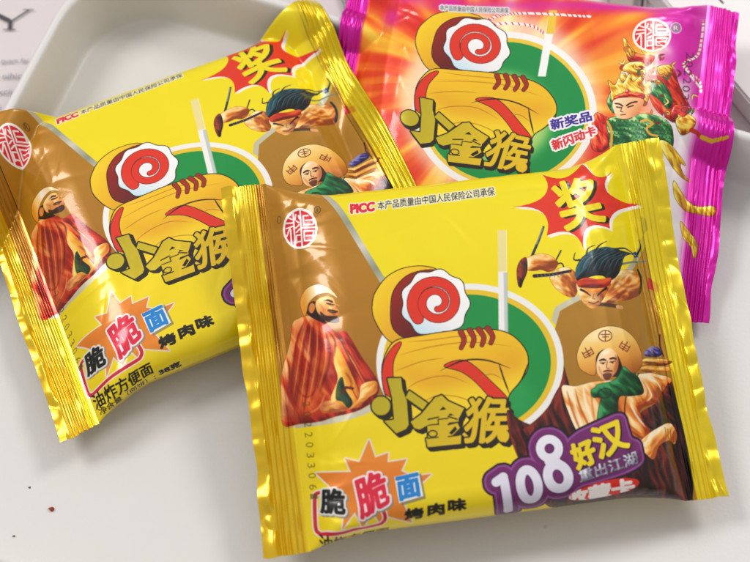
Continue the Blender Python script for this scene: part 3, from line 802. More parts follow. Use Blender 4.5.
def crispy_burst(S, Z, T, TL):
    star = [(288, 38), (314, 112), (368, 92), (364, 132), (443, 120), (420, 168), (470, 190), (545, 182), (500, 222), (410, 262), (470, 400), (400, 372), (356, 352), (330, 386), (300, 330), (262, 404), (228, 336), (176, 404), (186, 330), (150, 260), (120, 228), (68, 182), (214, 172), (190, 118), (248, 132)]
    m = fill(Z(star)); S.put(grow(m, 5), 'ded8d0'); S.put(m, grad(Z([(280, 60)])[0], Z([(300, 400)])[0], [(0, 'e38a28'), (.4, 'dd7a20'), (1, 'e08424')]))
    fr = Z(curve([(100, 262), (72, 266), (64, 290), (66, 400), (78, 426), (110, 430), (310, 402), (346, 386), (354, 362), (346, 330)], 5, False))
    k = stroke(fr, 3.0 * PX); S.put(grow(k, 5), 'e6ded8'); S.put(k, 'c8202c')
    shadow_text(S, Z, '脆', [(92, 248), (184, 244), (188, 348), (90, 344)], '161614', 'dedad4', 7, 3.8, sh='8d8272')
    shadow_text(S, Z, '脆', [(222, 206), (344, 158), (372, 300), (256, 366)], 'd8203c', 'e9dfe0', 7, 4.5, sh='8d8272')
    sq = fill(Z([(392, 192), (492, 168), (510, 272), (410, 300)])); S.put(shift(sq, 8, 10), '7c7466', .8); S.put(sq, 'e8e6e2')
    S.put(grow(text('面', [(400, 196), (488, 178), (500, 268), (412, 290)], Z), 4.5), '1d7fc8')
    for s, q in (('烤', [(436, 328), (508, 322), (512, 372), (438, 380)]), ('肉', [(530, 308), (594, 302), (598, 356), (532, 362)]), ('味', [(614, 290), (686, 286), (690, 338), (616, 346)])):
        S.put(grow(text(s, q, Z), 3.6), '1a160a')
    ZL = TL.at((67.5, 284), 4.324)
    S.put(grow(text('油炸方便面', [(96, 474), (352, 334), (374, 388), (122, 540)], ZL), 1.8), '1a160a')
    S.put(grow(text('净含量（面饼）：', [(128, 534), (378, 399), (390, 434), (142, 566)], ZL), .9), '1a160a')
    S.put(grow(text('38克', [(392, 378), (482, 338), (496, 372), (404, 410)], ZL), 2.6), '1a160a')


def pink_sheet(T, TF):
    S = Sheet('e03c12')
    S.met[:] = .12
    c = T([(492, 95)])[0]

    def rays(X, Y):
        a = np.arctan2(Y - c[1], X - c[0]); r = np.hypot(X - c[0], Y - c[1])
        v = value_noise(a * 6.5 + 40, r * .0016, 7, 2) * .75 + .5 + .12 * value_noise(a * 22, r * .004, 9, 2)
        k = ramp([(0, 'd4230f'), (.3, 'e2420f'), (.5, 'f0781c'), (.68, 'f7b62a'), (.85, 'f9df66'), (1, 'f6edc8')])(np.clip(v - .1, 0, 1))
        white = smooth(88, 112, (X - T([(480, 60)])[0][0]) / RES * 1.9 + 8 * value_noise(X / 160, Y / 160, 3, 1))[..., None]
        return k * (1 - white) + np.array([.93, .91, .92]) * white
    S.put(fill(np.array([[0, 0], [TW, 0], [TW, TH], [0, TH]], float)), rays)
    mag = 'd618a4'
    for x, y, rx, ry in ((560, 7, 150, 5), (690, 42, 20, 26), (672, 26, 26, 15), (684, 66, 14, 16), (700, 96, 9, 30), (708, 140, 14, 22), (700, 200, 14, 34), (704, 262, 16, 20), (392, 18, 7, 10), (412, -4, 20, 8), (450, 3, 14, 6), (676, 34, 16, 12), (640, 6, 60, 5), (692, 14, 20, 8), (706, 122, 10, 16), (704, 160, 13, 20), (716, 200, 8, 20), (706, 246, 10, 18), (700, 300, 12, 24), (700, 215, 8, 14), (664, 60, 8, 6)):
        S.put(blur(fill(T(ell(x, y, rx, ry))), 20), mag, .95)
    e = W / 2 - 11.0
    for s in (-1, 1):
        x = (s * (e + .5) + TU) * RES
        q = np.array([[x, -10], [x + s * 400, -10], [x + s * 400, TH + 10], [x, TH + 10]], float)
        S.put(blur(fill(q), 4 if s < 0 else 12), 'cf10a0', met=.3)
    # orange flame patches
    for pts in ([(585, 60), (600, 45), (628, 30), (650, 40), (640, 62), (610, 84), (600, 96)], [(396, 92), (420, 60), (430, 84), (415, 120)]):
        S.put(blur(fill(T(curve(pts))), 12), 'f0962a', .7)
    glow = blur(fill(T(ell(500, 104, 100, 92))), 30); S.put(glow, 'fbf2da', .75)
    S.put(fill(T(ell(505, 112, 92, 80))), 'efece8'); S.put(fill(T(ell(505, 112, 85, 74))), 'e6c23a')
    g = S.put(fill(T(ell(505, 112, 81, 70))), '0f8a40')
    S.put(blur(fill(T(ell(500, 118, 52, 46))), 20), 'd4e27a', .8, clip=g)
    st = T([(549, 12), (557, 12), (546, 76), (538, 76)]); S.put(fill(st), 'f0eeea'); S.put(fill(T([(549, 12), (557, 12), (554, 34), (546, 34)])), 'e9c33a')
    # candy striped cords
    for pts, n in (([(483, 22), (500, 16), (520, 14), (560, 16), (590, 18)], 26), ([(478, 30), (500, 24), (530, 26), (545, 34)], 16), ([(704, 22), (702, 40), (698, 54), (686, 62), (690, 72), (700, 78), (702, 90)], 22), ([(688, 60), (684, 66), (700, 84)], 8)):
        q = T(curve(pts, 20, False)); S.put(stroke(q, 2.6 * PX), 'f2eef0')
        idx = np.linspace(0, len(q) - 1, n).astype(int)
        for i in idx[:-1]:
            d = q[min(i + 1, len(q) - 1)] - q[max(i - 1, 0)]; d = d / (np.hypot(*d) + 1e-6)
            nrm = np.array([-d[1], d[0]])
            S.put(stroke(np.array([q[i] - nrm * 5 - d * 3, q[i] + nrm * 5 + d * 3]), 5), 'cf2a22')
    armoured_rider(S, T.at((597, 7), 3.45), T)
    A = np.array([[129, 49], [-6, -138]], float); B = np.array([[123, 67.0], [20.6, -102.0]])
    M = B @ np.linalg.inv(A); off = np.array([410, 119]) - M @ np.array([381, 406])
    TA = T.at(aff=(M, off))
    noodle_emblem(S, TA); gold_title(S, TA, .9)
    seal_logo(S, T, 651.5, 36.5, 19, 16, 0)
    S.put(stroke(T(ell(675.3, 29.5, 5.4, 4.8)), 4), 'd9d4da', .9); S.put(fill(T(ell(675.3, 29.5, 5, 4.4))), '9c8f96', .8); S.put(grow(text('R', [(673, 27.5), (677.5, 27.5), (677.5, 31.5), (673, 31.5)], T), .6), 'f0ecee')
    Zt = T.at((530, 0), 3.12)
    shadow_text(S, Zt, '新奖品', [(62, 374), (190, 346), (194, 376), (70, 406)], '3a2a8c', 'f2ecf0', 8, 2.2)
    shadow_text(S, Zt, '新闪动卡', [(66, 440), (200, 392), (208, 420), (76, 470)], 'd22a34', 'f4ecec', 8, 2.2)
    m = text('本产品质量由中国人民保险公司承保', [(440, 6), (508, 9), (508, 14), (440, 11)], T); S.put(grow(m, 7), 'd8d2d4'); S.put(m, '4a4448')
    for i, ch in enumerate('20220330'):
        y = 52 + i * 8.2; x = 690 - i * .9
        S.put(grow(text(ch, [(x + 4, y), (x + 4, y + 6), (x - 4, y + 6), (x - 4, y)], T), .6), '4a2a44', .8)
    return S


def armoured_rider(S, Z, T):
    gold = [(0, '8a3c08'), (.35, 'd8921c'), (.65, 'f2c838'), (1, 'fbf0a0')]
    red = [(0, '7a0c0a'), (.4, 'c81e18'), (.75, 'e84a28'), (1, 'f48a50')]
    grn = [(0, '0c3a1c'), (.4, '1a6a34'), (.7, '4a9a50'), (1, 'b8d890')]

    def P(pts, st, ang, seed, sc=12, el=3):
        m = fill(Z(curve(pts, 5))); S.put(grow(m, 2), '2c1408', .8); S.put(m, cloth(ang, st, seed, sc, el)); return m
    P([(108, 150), (150, 165), (196, 172), (176, 204), (150, 200), (110, 186)], red, 10, 1)
    P([(92, 108), (112, 130), (130, 160), (118, 176), (98, 150)], gold, 60, 2, 8)
    P([(96, 200), (124, 190), (160, 196), (164, 240), (140, 264), (92, 256), (80, 238)], gold, 30, 3, 9)
    P([(168, 232), (210, 206), (262, 216), (280, 262), (300, 300), (322, 340), (312, 384), (270, 400), (206, 360), (176, 300)], red, 50, 4, 16)
    P([(206, 210), (250, 200), (258, 230), (228, 246)], gold, 20, 5, 8)
    P([(170, 262), (206, 250), (244, 284), (258, 328), (242, 352), (212, 320), (178, 296)], grn, 50, 6, 9)
    P([(36, 330), (46, 296), (60, 280), (66, 350), (56, 366)], grn, 80, 7, 8)
    P([(270, 392), (306, 388), (330, 420), (322, 446), (290, 440)], gold, 30, 8, 9)
    P([(262, 340), (300, 344), (316, 372), (290, 392)], red, 10, 8, 9)
    S.put(stroke(Z([(318, 444), (352, 478)]), 3.0 * PX), 'b8281c'); S.put(stroke(Z([(352, 478), (384, 502), (424, 512)]), 3.2 * PX), 'd8a828')
    P([(-8, 372), (24, 376), (46, 396), (44, 470), (16, 500), (-20, 480)], red, 60, 10, 12)
    m = P([(34, 396), (64, 378), (110, 384), (156, 370), (214, 380), (250, 404), (262, 440), (256, 486), (190, 500), (110, 500), (50, 505), (42, 450)], grn, 20, 11, 16)
    for r in range(8):
        for k in range(17):
            x = 48 + k * 13 + (r % 2) * 6; y = 392 + r * 14
            S.put(stroke(Z(ell(x, y, 7, 8, 0, 10, 0, 180)), .9 * PX), '0a3a1a', .55, clip=m)
    for pts in ([(150, 398), (170, 392), (190, 404), (170, 420), (180, 440), (206, 446)], [(36, 396), (50, 430), (48, 500)]):
        S.put(stroke(Z(curve(pts, 5, False)), 2.2 * PX), 'e0a02c')
    rng = np.random.RandomState(12)
    for k in range(70):                                  # embroidered scraps, tassels and ribbon ends round the shoulders
        x, y = rng.uniform(60, 330), rng.uniform(150, 400)
        if y > 240 and x < 175 or y - 130 < (x - 60) * .25 or x > 210 + (y - 150) * .62 + 30:
            continue
        a0 = rng.uniform(0, 2 * pi); L_ = rng.uniform(8, 20)
        q = Z(curve([(x, y), (x + L_ * cos(a0), y + L_ * sin(a0)), (x + 1.5 * L_ * cos(a0 + .8), y + 1.5 * L_ * sin(a0 + .8))], 5, False))
        c = ['f2c638', 'c8231a', 'f7e27a', 'e07a20', '2c6a38', 'f4ece0', '8a1410'][k % 7]
        S.put(stroke(q, 2.4 * PX, taper=True), '3a1608', .7); S.put(stroke(q, 1.5 * PX, taper=True), c)
    # plain helmeted head
    P([(52, 322), (48, 286), (40, 250), (62, 268), (76, 244), (90, 262), (112, 230), (124, 258), (150, 240), (156, 268), (186, 262), (176, 316), (160, 344), (110, 322), (70, 326)], gold, 40, 13, 9)
    P([(60, 310), (84, 298), (120, 294), (160, 302), (158, 318), (110, 310), (66, 322)], red, 0, 14, 7)
    S.put(fill(Z(ell(104, 290, 8, 9))), 'c8231a'); S.put(fill(Z(ell(102, 288, 4, 4))), 'f6c0a0')
    face = [(54, 336), (62, 318), (100, 312), (156, 320), (150, 356), (128, 380), (92, 388), (66, 376), (58, 356)]
    fm = fill(Z(curve(face, 5))); S.put(fm, grad(Z([(60, 330)])[0], Z([(150, 380)])[0], [(0, 'fbe0b8'), (.6, 'f0ae74'), (1, 'c0643a')]))
    for pts, w in (([(64, 332), (78, 334), (88, 341)], 1.6), ([(102, 340), (118, 331), (136, 328)], 1.6), ([(68, 344), (84, 347)], 1.3), ([(106, 346), (124, 341)], 1.3), ([(64, 384), (90, 390), (120, 384)], .8), ([(86, 346), (82, 360), (90, 362)], .7), ([(82, 373), (98, 371)], .9)):
        S.put(stroke(Z(curve(pts, 4, False)), w * PX), '3c160a')
    ZL = T.at((630, 120), 2.955)
    for i, pts in enumerate(([(86, 62), (120, 74), (166, 130), (150, 128), (160, 160), (184, 182), (150, 166), (112, 118), (92, 88)],
                             [(130, 180), (160, 222), (196, 260), (244, 272), (242, 300), (196, 282), (158, 262), (132, 226)],
                             [(152, 300), (182, 340), (200, 380), (190, 416), (180, 376), (160, 348)])):
        m = fill(ZL(curve(pts, 5))); S.put(grow(m, 2.4), '5a3a08', .8); S.put(m, cloth(55, [(0, 'a8700c'), (.5, 'e0b81c'), (1, 'f8ec7a')], 70 + i, 12, 4))
# ------------------------------------------------------------------ scene helpers
sc = bpy.context.scene
COL = sc.collection
M = Matrix


def tag(o, label=None, cat=None, group=None, kind=None):
    for k, v in (('label', label), ('category', cat), ('group', group), ('kind', kind)):
        if v:
            o[k] = v
    return o


def empty(name, loc):
    o = bpy.data.objects.new(name, None); o.location = [c * MM for c in loc]; o.empty_display_size = .02; COL.objects.link(o); return o


def mesh_obj(name, verts, faces, mats, parent=None, uv=None, fmat=None, smooth_=True, sharp=None):
    """verts in mm (world); one mesh object."""
    me = bpy.data.meshes.new(name)
    v = np.asarray(verts, float) * MM
    if parent is not None:
        v = v - np.array(parent.location)
    me.from_pydata(v.tolist(), [], [tuple(int(i) for i in f) for f in faces])
    for m in mats:
        me.materials.append(m)
    if fmat is not None:
        me.polygons.foreach_set('material_index', np.asarray(fmat, np.int32))
    me.polygons.foreach_set('use_smooth', [smooth_] * len(me.polygons))
    if uv is not None:
        l = me.uv_layers.new(name='UVMap'); vi = np.empty(len(me.loops), np.int32); me.loops.foreach_get('vertex_index', vi)
        l.data.foreach_set('uv', np.asarray(uv, np.float32)[vi].ravel())
    me.update()
    if sharp:
        me.set_sharp_from_angle(angle=radians(sharp))
    o = bpy.data.objects.new(name, me); COL.objects.link(o)
    if parent is not None:
        o.parent = parent
    return o


def nodes(name):
    m = bpy.data.materials.new(name); m.use_nodes = True
    nt = m.node_tree; b = nt.nodes['Principled BSDF']
    return m, nt, b


def setin(b, **kw):
    for k, v in kw.items():
        n = k.replace('_', ' ')
        if n in b.inputs:
            b.inputs[n].default_value = v


def lin(c):
    c = hexc(c); c = np.where(c <= .04045, c / 12.92, ((c + .055) / 1.055) ** 2.4); return (*[float(x) for x in c], 1.0)


def simple(name, col, rough=.5, noise=0.0, scale=40, bump=0.0, **kw):
    m, nt, b = nodes(name)
    b.inputs['Base Color'].default_value = lin(col); b.inputs['Roughness'].default_value = rough; setin(b, **kw)
    tc = nt.nodes.new('ShaderNodeTexCoord')
    n = nt.nodes.new('ShaderNodeTexNoise'); n.inputs['Scale'].default_value = scale; n.inputs['Detail'].default_value = 6
    nt.links.new(tc.outputs['Object'], n.inputs['Vector'])
    mix = nt.nodes.new('ShaderNodeMix'); mix.data_type = 'RGBA'
    c = lin(col); mix.inputs[6].default_value = tuple(x * (1 - noise) for x in c[:3]) + (1,); mix.inputs[7].default_value = tuple(min(1, x * (1 + noise)) for x in c[:3]) + (1,)
    nt.links.new(n.outputs['Fac'], mix.inputs[0]); nt.links.new(mix.outputs[2], b.inputs['Base Color'])
    if bump:
        n2 = nt.nodes.new('ShaderNodeTexNoise'); n2.inputs['Scale'].default_value = scale * 8; n2.inputs['Detail'].default_value = 3
        nt.links.new(tc.outputs['Object'], n2.inputs['Vector'])
        bp = nt.nodes.new('ShaderNodeBump'); bp.inputs['Strength'].default_value = bump; bp.inputs['Distance'].default_value = .0005
        nt.links.new(n2.outputs['Fac'], bp.inputs['Height']); nt.links.new(bp.outputs['Normal'], b.inputs['Normal'])
    return m


def make_image(name, S):
    im = bpy.data.images.new(name, TW, TH, alpha=True)
    im.alpha_mode = 'CHANNEL_PACKED'
    px = np.ones((TH, TW, 4), np.float32)
    px[..., :3] = np.clip(S.rgb, 0, 1); px[..., 3] = np.clip(S.met, 0, 1)
    im.pixels.foreach_set(px[::-1].ravel()); im.update(); im.pack()
    return im


def film(name, im, metal_add=0.0, rough=.2, bump=.25, spec=.5, coat=.25):
    m, nt, b = nodes(name)
    t = nt.nodes.new('ShaderNodeTexImage'); t.image = im; t.interpolation = 'Cubic'; t.extension = 'EXTEND'
    nt.links.new(t.outputs['Color'], b.inputs['Base Color']); setin(b, Specular_IOR_Level=spec)
    a = nt.nodes.new('ShaderNodeMath'); a.operation = 'ADD'; a.use_clamp = True; a.inputs[1].default_value = metal_add
    nt.links.new(t.outputs['Alpha'], a.inputs[0]); nt.links.new(a.outputs[0], b.inputs['Metallic'])
    b.inputs['Roughness'].default_value = rough
    setin(b, Coat_Weight=coat, Coat_Roughness=.11)
    tc = nt.nodes.new('ShaderNodeTexCoord')
    n = nt.nodes.new('ShaderNodeTexNoise'); n.inputs['Scale'].default_value = 55; n.inputs['Detail'].default_value = 5; n.inputs['Roughness'].default_value = .55
    nt.links.new(tc.outputs['Object'], n.inputs['Vector'])
    r = nt.nodes.new('ShaderNodeMapRange'); r.inputs['To Min'].default_value = rough * .8; r.inputs['To Max'].default_value = rough * 1.35
    nt.links.new(n.outputs['Fac'], r.inputs['Value']); nt.links.new(r.outputs[0], b.inputs['Roughness'])
    bp = nt.nodes.new('ShaderNodeBump'); bp.inputs['Strength'].default_value = bump; bp.inputs['Distance'].default_value = .0012
    nt.links.new(n.outputs['Fac'], bp.inputs['Height']); nt.links.new(bp.outputs['Normal'], b.inputs['Normal'])
    nt.links.new(bp.outputs['Normal'], b.inputs['Coat Normal'])
    return m


# ------------------------------------------------------------------ packets
def packet_geometry(pose, art_shift):
    seed = pose[4]
    e = W / 2 - seal_width(seed)
    nu = 250; nf = 250; nb = 60
    us = np.linspace(-e, e, nu)
    tf = np.linspace(-H / 2, H / 2, nf); tb = np.linspace(H / 2, -H / 2, nb)[1:-1]
    U, T_ = np.meshgrid(us, tf, indexing='ij'); F = np.stack(body_point(U, T_, seed, True), -1)
    U2, T2 = np.meshgrid(us, tb, indexing='ij'); B = np.stack(body_point(U2, T2, seed, False), -1)
    # join the two halves smoothly at the rolled edges
    k = 3
    loc = np.concatenate([F, B], 1); ring = nf + nb - 2
    UV = np.concatenate([np.stack([U, T_], -1), np.stack([U2, T2], -1)], 1)
    i, j = np.meshgrid(np.arange(nu - 1), np.arange(ring), indexing='ij'); j2 = (j + 1) % ring
    faces = np.stack([i * ring + j, (i + 1) * ring + j, (i + 1) * ring + j2, i * ring + j2], -1).reshape(-1, 4)
    fm = (j.ravel() >= nf - 1).astype(int)
    over = np.concatenate([.6 * smooth(0, 4, H / 2 - np.abs(T_)), 0 * T2], 1).ravel()        # how far the face film stays above the back film
    body = (loc.reshape(-1, 3), faces, UV.reshape(-1, 2), fm)
    seals = []
    for s in (-1, 1):
        us_ = np.linspace(e - .02, seal_end(seed, s), 76) * s; ts = np.linspace(-H / 2, H / 2, 200)
        A, Bt = np.meshgrid(us_, ts, indexing='ij'); P = np.stack(seal_point(A, Bt, seed), -1)
        top = P.copy(); bot = P.copy(); top[..., 2] += .09; bot[..., 2] -= .09
        n0, n1 = A.shape; N = n0 * n1
        i, j = np.meshgrid(np.arange(n0 - 1), np.arange(n1 - 1), indexing='ij')
        q = np.stack([i * n1 + j, (i + 1) * n1 + j, (i + 1) * n1 + j + 1, i * n1 + j + 1], -1).reshape(-1, 4)
        if s < 0:
            q = q[:, ::-1]
        fs = [q, q[:, ::-1] + N]
        bd = [a * n1 for a in range(n0)] + [(n0 - 1) * n1 + b for b in range(1, n1)] + [a * n1 + n1 - 1 for a in range(n0 - 2, -1, -1)] + [b for b in range(n1 - 2, 0, -1)]
        bd = np.array(bd); nx = np.roll(bd, -1)
        side = np.stack([bd, bd + N, nx + N, nx], -1)
        if s < 0:
            side = side[:, ::-1]
        fs.append(side)
        V = np.concatenate([top.reshape(-1, 3), bot.reshape(-1, 3)]); uv = np.concatenate([np.stack([A, Bt], -1).reshape(-1, 2)] * 2)
        f = np.concatenate(fs); fmm = np.zeros(len(f), int); fmm[len(q):] = 1
        ref = np.concatenate([seal_bend(A, Bt, seed).ravel()] * 2)
        seals.append([V, f, uv, fmm, ref])
    out = []
    for V, f, uv, m, *ref in [body] + seals:
        X, Y, Z = place(V[:, 0], V[:, 1], V[:, 2], pose)
        base = place(V[:, 0], V[:, 1], ref[0], pose)[2] if ref else over
        uvn = np.stack([(uv[:, 0] + art_shift[0] + TU) / (2 * TU), (uv[:, 1] * art_shift[2] + art_shift[1] + TT) / (2 * TT)], -1)
        out.append([np.stack([X, Y, Z], -1), f, uvn, m, base])
    return out


def height_map(parts):
    """Lowest height of a packet over each square millimetre of the table."""
    hm = np.full((400, 400), 1e3)
    for V, *_ in parts:
        ix = np.clip((V[:, 0] + 200).astype(int), 0, 399); iy = np.clip((V[:, 1] + 200).astype(int), 0, 399)
        np.minimum.at(hm, (ix, iy), V[:, 2])
    for _ in range(2):
        n = hm.copy()
        for dx, dy in ((1, 0), (-1, 0), (0, 1), (0, -1)):
            s = np.roll(hm, (dx, dy), (0, 1)); n = np.where(n > 900, np.minimum(n, s), n)
        hm = n
    pad = hm
    for _ in range(14):                                  # the dent eases off round the contact
        n = pad
        for dx in (-1, 0, 1):
            for dy in (-1, 0, 1):
                n = np.minimum(n, np.roll(pad, (dx, dy), (0, 1)) + (.75 if dx * dy == 0 else 1.05) * (1 if dx or dy else 0))
        pad = n
    far = pad > 500
    pad = np.where(far, 60.0, pad)
    for _ in range(3):
        pad = (pad + np.roll(pad, 1, 0) + np.roll(pad, -1, 0) + np.roll(pad, 1, 1) + np.roll(pad, -1, 1)) / 5
    return pad


def press(parts, hm, gap=.35):
    """Film gives way under the packet lying on it."""
    for n, p in enumerate(parts):
        V = p[0]
        x = V[:, 0] + 200 - .5; y = V[:, 1] + 200 - .5
        ix = np.clip(x.astype(int), 0, 398); iy = np.clip(y.astype(int), 0, 398); fx = x - ix; fy = y - iy
        h = hm[ix, iy] * (1 - fx) * (1 - fy) + hm[ix + 1, iy] * fx * (1 - fy) + hm[ix, iy + 1] * (1 - fx) * fy + hm[ix + 1, iy + 1] * fx * fy
        lim = h - gap
        if n == 0:
            lim = np.maximum(lim - .7 + p[4], .3 + p[4])
            V[:, 2] = np.where((h < 50) & (V[:, 2] > lim), lim, V[:, 2])
        else:
            V[:, 2] -= np.where(h < 50, np.maximum(p[4] + .5 - lim, 0), 0)


YAW = -19.0
ca, sa = cos(radians(YAW)), sin(radians(YAW))
TRAY = (-124.0, 205.0, -122.0, 75.0)


def tray_height(x, y, soft=0.0):
    a = x * ca + y * sa; b_ = -x * sa + y * ca
    r = 30.0
    dx = np.maximum(np.maximum(TRAY[0] + r - a, a - TRAY[1] + r), 0); dy = np.maximum(np.maximum(TRAY[2] + r - b_, b_ - TRAY[3] + r), 0)
    ins = np.minimum(np.minimum(a - TRAY[0], TRAY[1] - a), np.minimum(b_ - TRAY[2], TRAY[3] - b_))
    ins = np.where((dx > 0) & (dy > 0), r - np.hypot(dx, dy), ins)       # distance inside the rim
    inner = 21.3 * (1 - smooth(.5, 8.5 + soft, ins))
    outer = np.where(ins < -1, 21.3 * (1 - smooth(1, 9 + soft, -ins)), 21.3)
    return np.where(ins < -1, outer, inner)


def rest_on(parts, height):
    """Film is held up by whatever lies below it."""
    for n, p in enumerate(parts):
        V = p[0]; h = height(V[:, 0], V[:, 1])
        if n == 0:
            V[:, 2] = np.maximum(V[:, 2], h + .3 + p[4])
        else:
            k = np.maximum(h + .4 - p[4], 0); V[:, 2] += k; p[4] = p[4] + k


def sample_map(hm, x, y):
    x = x + 200 - .5; y = y + 200 - .5
    ix = np.clip(x.astype(int), 0, 398); iy = np.clip(y.astype(int), 0, 398); fx = x - ix; fy = y - iy
    return hm[ix, iy] * (1 - fx) * (1 - fy) + hm[ix + 1, iy] * fx * (1 - fy) + hm[ix, iy + 1] * (1 - fx) * fy + hm[ix + 1, iy + 1] * fx * fy


def top_map(parts):
    flipped = [[p[0] * [1, 1, -1]] for p in parts]
    hm = height_map(flipped)
    return np.where(hm > 50, -60, -hm)


G = {k: packet_geometry(POSES[k], SHIFT[k]) for k in ('front', 'left', 'pink')}
for k in ('left', 'pink'):
    rest_on(G[k], lambda x, y: tray_height(x, y, 12.0))
pm = top_map(G['pink']); rest_on(G['left'], lambda x, y: sample_map(pm, x, y))
hf = height_map(G['front']); press(G['left'], hf); press(G['pink'], hf)
for k in G:
    for p in G[k]:
        p[0][:, 2] = np.maximum(p[0][:, 2], .15)

TR = {k: Tracer(v) for k, v in TRACE.items()}
yellow = make_image('yellow_film_print', yellow_sheet(TR['front'], Tracer(TRACE['left'], sheet=SHIFT['left'])))
pink = make_image('pink_film_print', pink_sheet(TR['pink'], TR['front']))
mats = {'y': (film('yellow_film', yellow, 0, .34, .16, .22, .6), film('yellow_seal_film', yellow, .42, .24, .10)), 'p': (film('pink_film', pink, 0, .34, .16, .22, .6), film('pink_seal_film', pink, .25, .3, .10))}
back_y = simple('yellow_film_back', 'd8bc14', .3, .08, 60, 0, Metallic=.3)
back_p = simple('pink_film_back', 'c01492', .3, .08, 60, 0, Metallic=.3)
INFO = {
    'front': ('y', back_y, 'yellow and brown instant noodle packet on top of the pile, whole front face in view', 'yellow instant noodle packets'),
    'left': ('y', back_y, 'yellow and brown noodle packet on the tray floor, its right end under another packet', 'yellow instant noodle packets'),
    'pink': ('p', back_p, 'pink and orange instant noodle packet with magenta end seals lying by the back rim', None),
}
for k in ('front', 'left', 'pink'):
    art, bk, label, grp = INFO[k]
    (cx, cy, cz) = POSES[k][0]
    root = empty('noodle_packet', (cx, cy, max(cz - BB, 0))); tag(root, label, 'noodle packet', grp)
    body, s1, s2 = G[k]
    mesh_obj('film_wrapper', body[0], body[1], [mats[art][0], bk], root, body[2], body[3])
    for s in (s1, s2):
        mesh_obj('end_seal', s[0], s[1], [mats[art][1], bk], root, s[2], s[3], sharp=60)

def tray_ring(inset, z, r, n=12):
    x0, x1, y0, y1 = -124 + inset, 205 - inset, -122 + inset, 75 - inset
    out = []
    for (cx, cy, a0) in ((x1 - r, y1 - r, 0), (x0 + r, y1 - r, 90), (x0 + r, y0 + r, 180), (x1 - r, y0 + r, 270)):
        for i in range(n + 1):
            a = radians(a0 + 90 * i / n); X = cx + r * cos(a); Y = cy + r * sin(a)
            out.append((X * ca - Y * sa, X * sa + Y * ca, z))
        # straight side
    return out


def lofted(rings, cap_first=True, cap_last=True):
    n = len(rings[0]); V = [v for r in rings for v in r]; Fc = []
    for k in range(len(rings) - 1):
        for i in range(n):
            j = (i + 1) % n; Fc.append((k * n + i, k * n + j, (k + 1) * n + j, (k + 1) * n + i))
    if cap_first:
        Fc.append(tuple(range(n))[::-1])
    if cap_last:
        Fc.append(tuple((len(rings) - 1) * n + i for i in range(n)))
    return V, Fc


prof = [(7.0, -2.6, 22), (3.2, -1.6, 25), (-.6, 14, 29), (-1.6, 19.0, 30), (-1.5, 20.2, 30), (-.7, 20.9, 29.5), (.3, 21.0, 29), (1.2, 20.6, 28.5), (1.8, 19.6, 28), (3.0, 12, 27), (4.1, 3.0, 26), (4.5, 1.2, 25.6), (5.1, .35, 25), (6.2, 0, 24)]
V, Fc = lofted([tray_ring(i, z, r) for i, z, r in prof])
tray_m, nt, b = nodes('tray_plastic')
b.inputs['Roughness'].default_value = .42; setin(b, Coat_Weight=.0)
tc = nt.nodes.new('ShaderNodeTexCoord'); n1 = nt.nodes.new('ShaderNodeTexNoise'); n1.inputs['Scale'].default_value = 14; n1.inputs['Detail'].default_value = 8
nt.links.new(tc.outputs['Object'], n1.inputs['Vector'])
mx = nt.nodes.new('ShaderNodeMix'); mx.data_type = 'RGBA'; mx.inputs[6].default_value = (.66, .64, .62, 1); mx.inputs[7].default_value = (.71, .69, .67, 1)
nt.links.new(n1.outputs['Fac'], mx.inputs[0])
rr = nt.nodes.new('ShaderNodeTexNoise'); rr.inputs['Scale'].default_value = 35; rr.inputs['Detail'].default_value = 9; rr.inputs['Distortion'].default_value = 1.2
nt.links.new(tc.outputs['Object'], rr.inputs['Vector']); rm = nt.nodes.new('ShaderNodeMapRange'); rm.inputs['To Min'].default_value = .25; rm.inputs['To Max'].default_value = .6
nt.links.new(rr.outputs['Fac'], rm.inputs['Value']); nt.links.new(rm.outputs[0], b.inputs['Roughness'])
# faint specks of wear
vo = nt.nodes.new('ShaderNodeTexVoronoi'); vo.inputs['Scale'].default_value = 60; nt.links.new(tc.outputs['Object'], vo.inputs['Vector'])
lt = nt.nodes.new('ShaderNodeMapRange'); lt.inputs['From Min'].default_value = .02; lt.inputs['From Max'].default_value = .05; lt.inputs['To Min'].default_value = 1; lt.inputs['To Max'].default_value = 0
nt.links.new(vo.outputs['Distance'], lt.inputs['Value'])
wn = nt.nodes.new('ShaderNodeMath'); wn.operation = 'GREATER_THAN'; wn.inputs[1].default_value = .80; sp = nt.nodes.new('ShaderNodeSeparateColor')
nt.links.new(vo.outputs['Color'], sp.inputs[0]); nt.links.new(sp.outputs[0], wn.inputs[0])
mu = nt.nodes.new('ShaderNodeMath'); mu.operation = 'MULTIPLY'; nt.links.new(lt.outputs[0], mu.inputs[0]); nt.links.new(wn.outputs[0], mu.inputs[1])
m3 = nt.nodes.new('ShaderNodeMath'); m3.operation = 'MULTIPLY'; m3.inputs[1].default_value = .35; nt.links.new(mu.outputs[0], m3.inputs[0])
mx2 = nt.nodes.new('ShaderNodeMix'); mx2.data_type = 'RGBA'; mx2.inputs[7].default_value = (.28, .22, .17, 1)
nt.links.new(m3.outputs[0], mx2.inputs[0]); nt.links.new(mx.outputs[2], mx2.inputs[6]); nt.links.new(mx2.outputs[2], b.inputs['Base Color'])
n2 = nt.nodes.new('ShaderNodeTexNoise'); n2.inputs['Scale'].default_value = 900; nt.links.new(tc.outputs['Object'], n2.inputs['Vector'])
bp = nt.nodes.new('ShaderNodeBump'); bp.inputs['Strength'].default_value = .12; bp.inputs['Distance'].default_value = .0003
nt.links.new(n2.outputs['Fac'], bp.inputs['Height']); nt.links.new(bp.outputs['Normal'], b.inputs['Normal'])
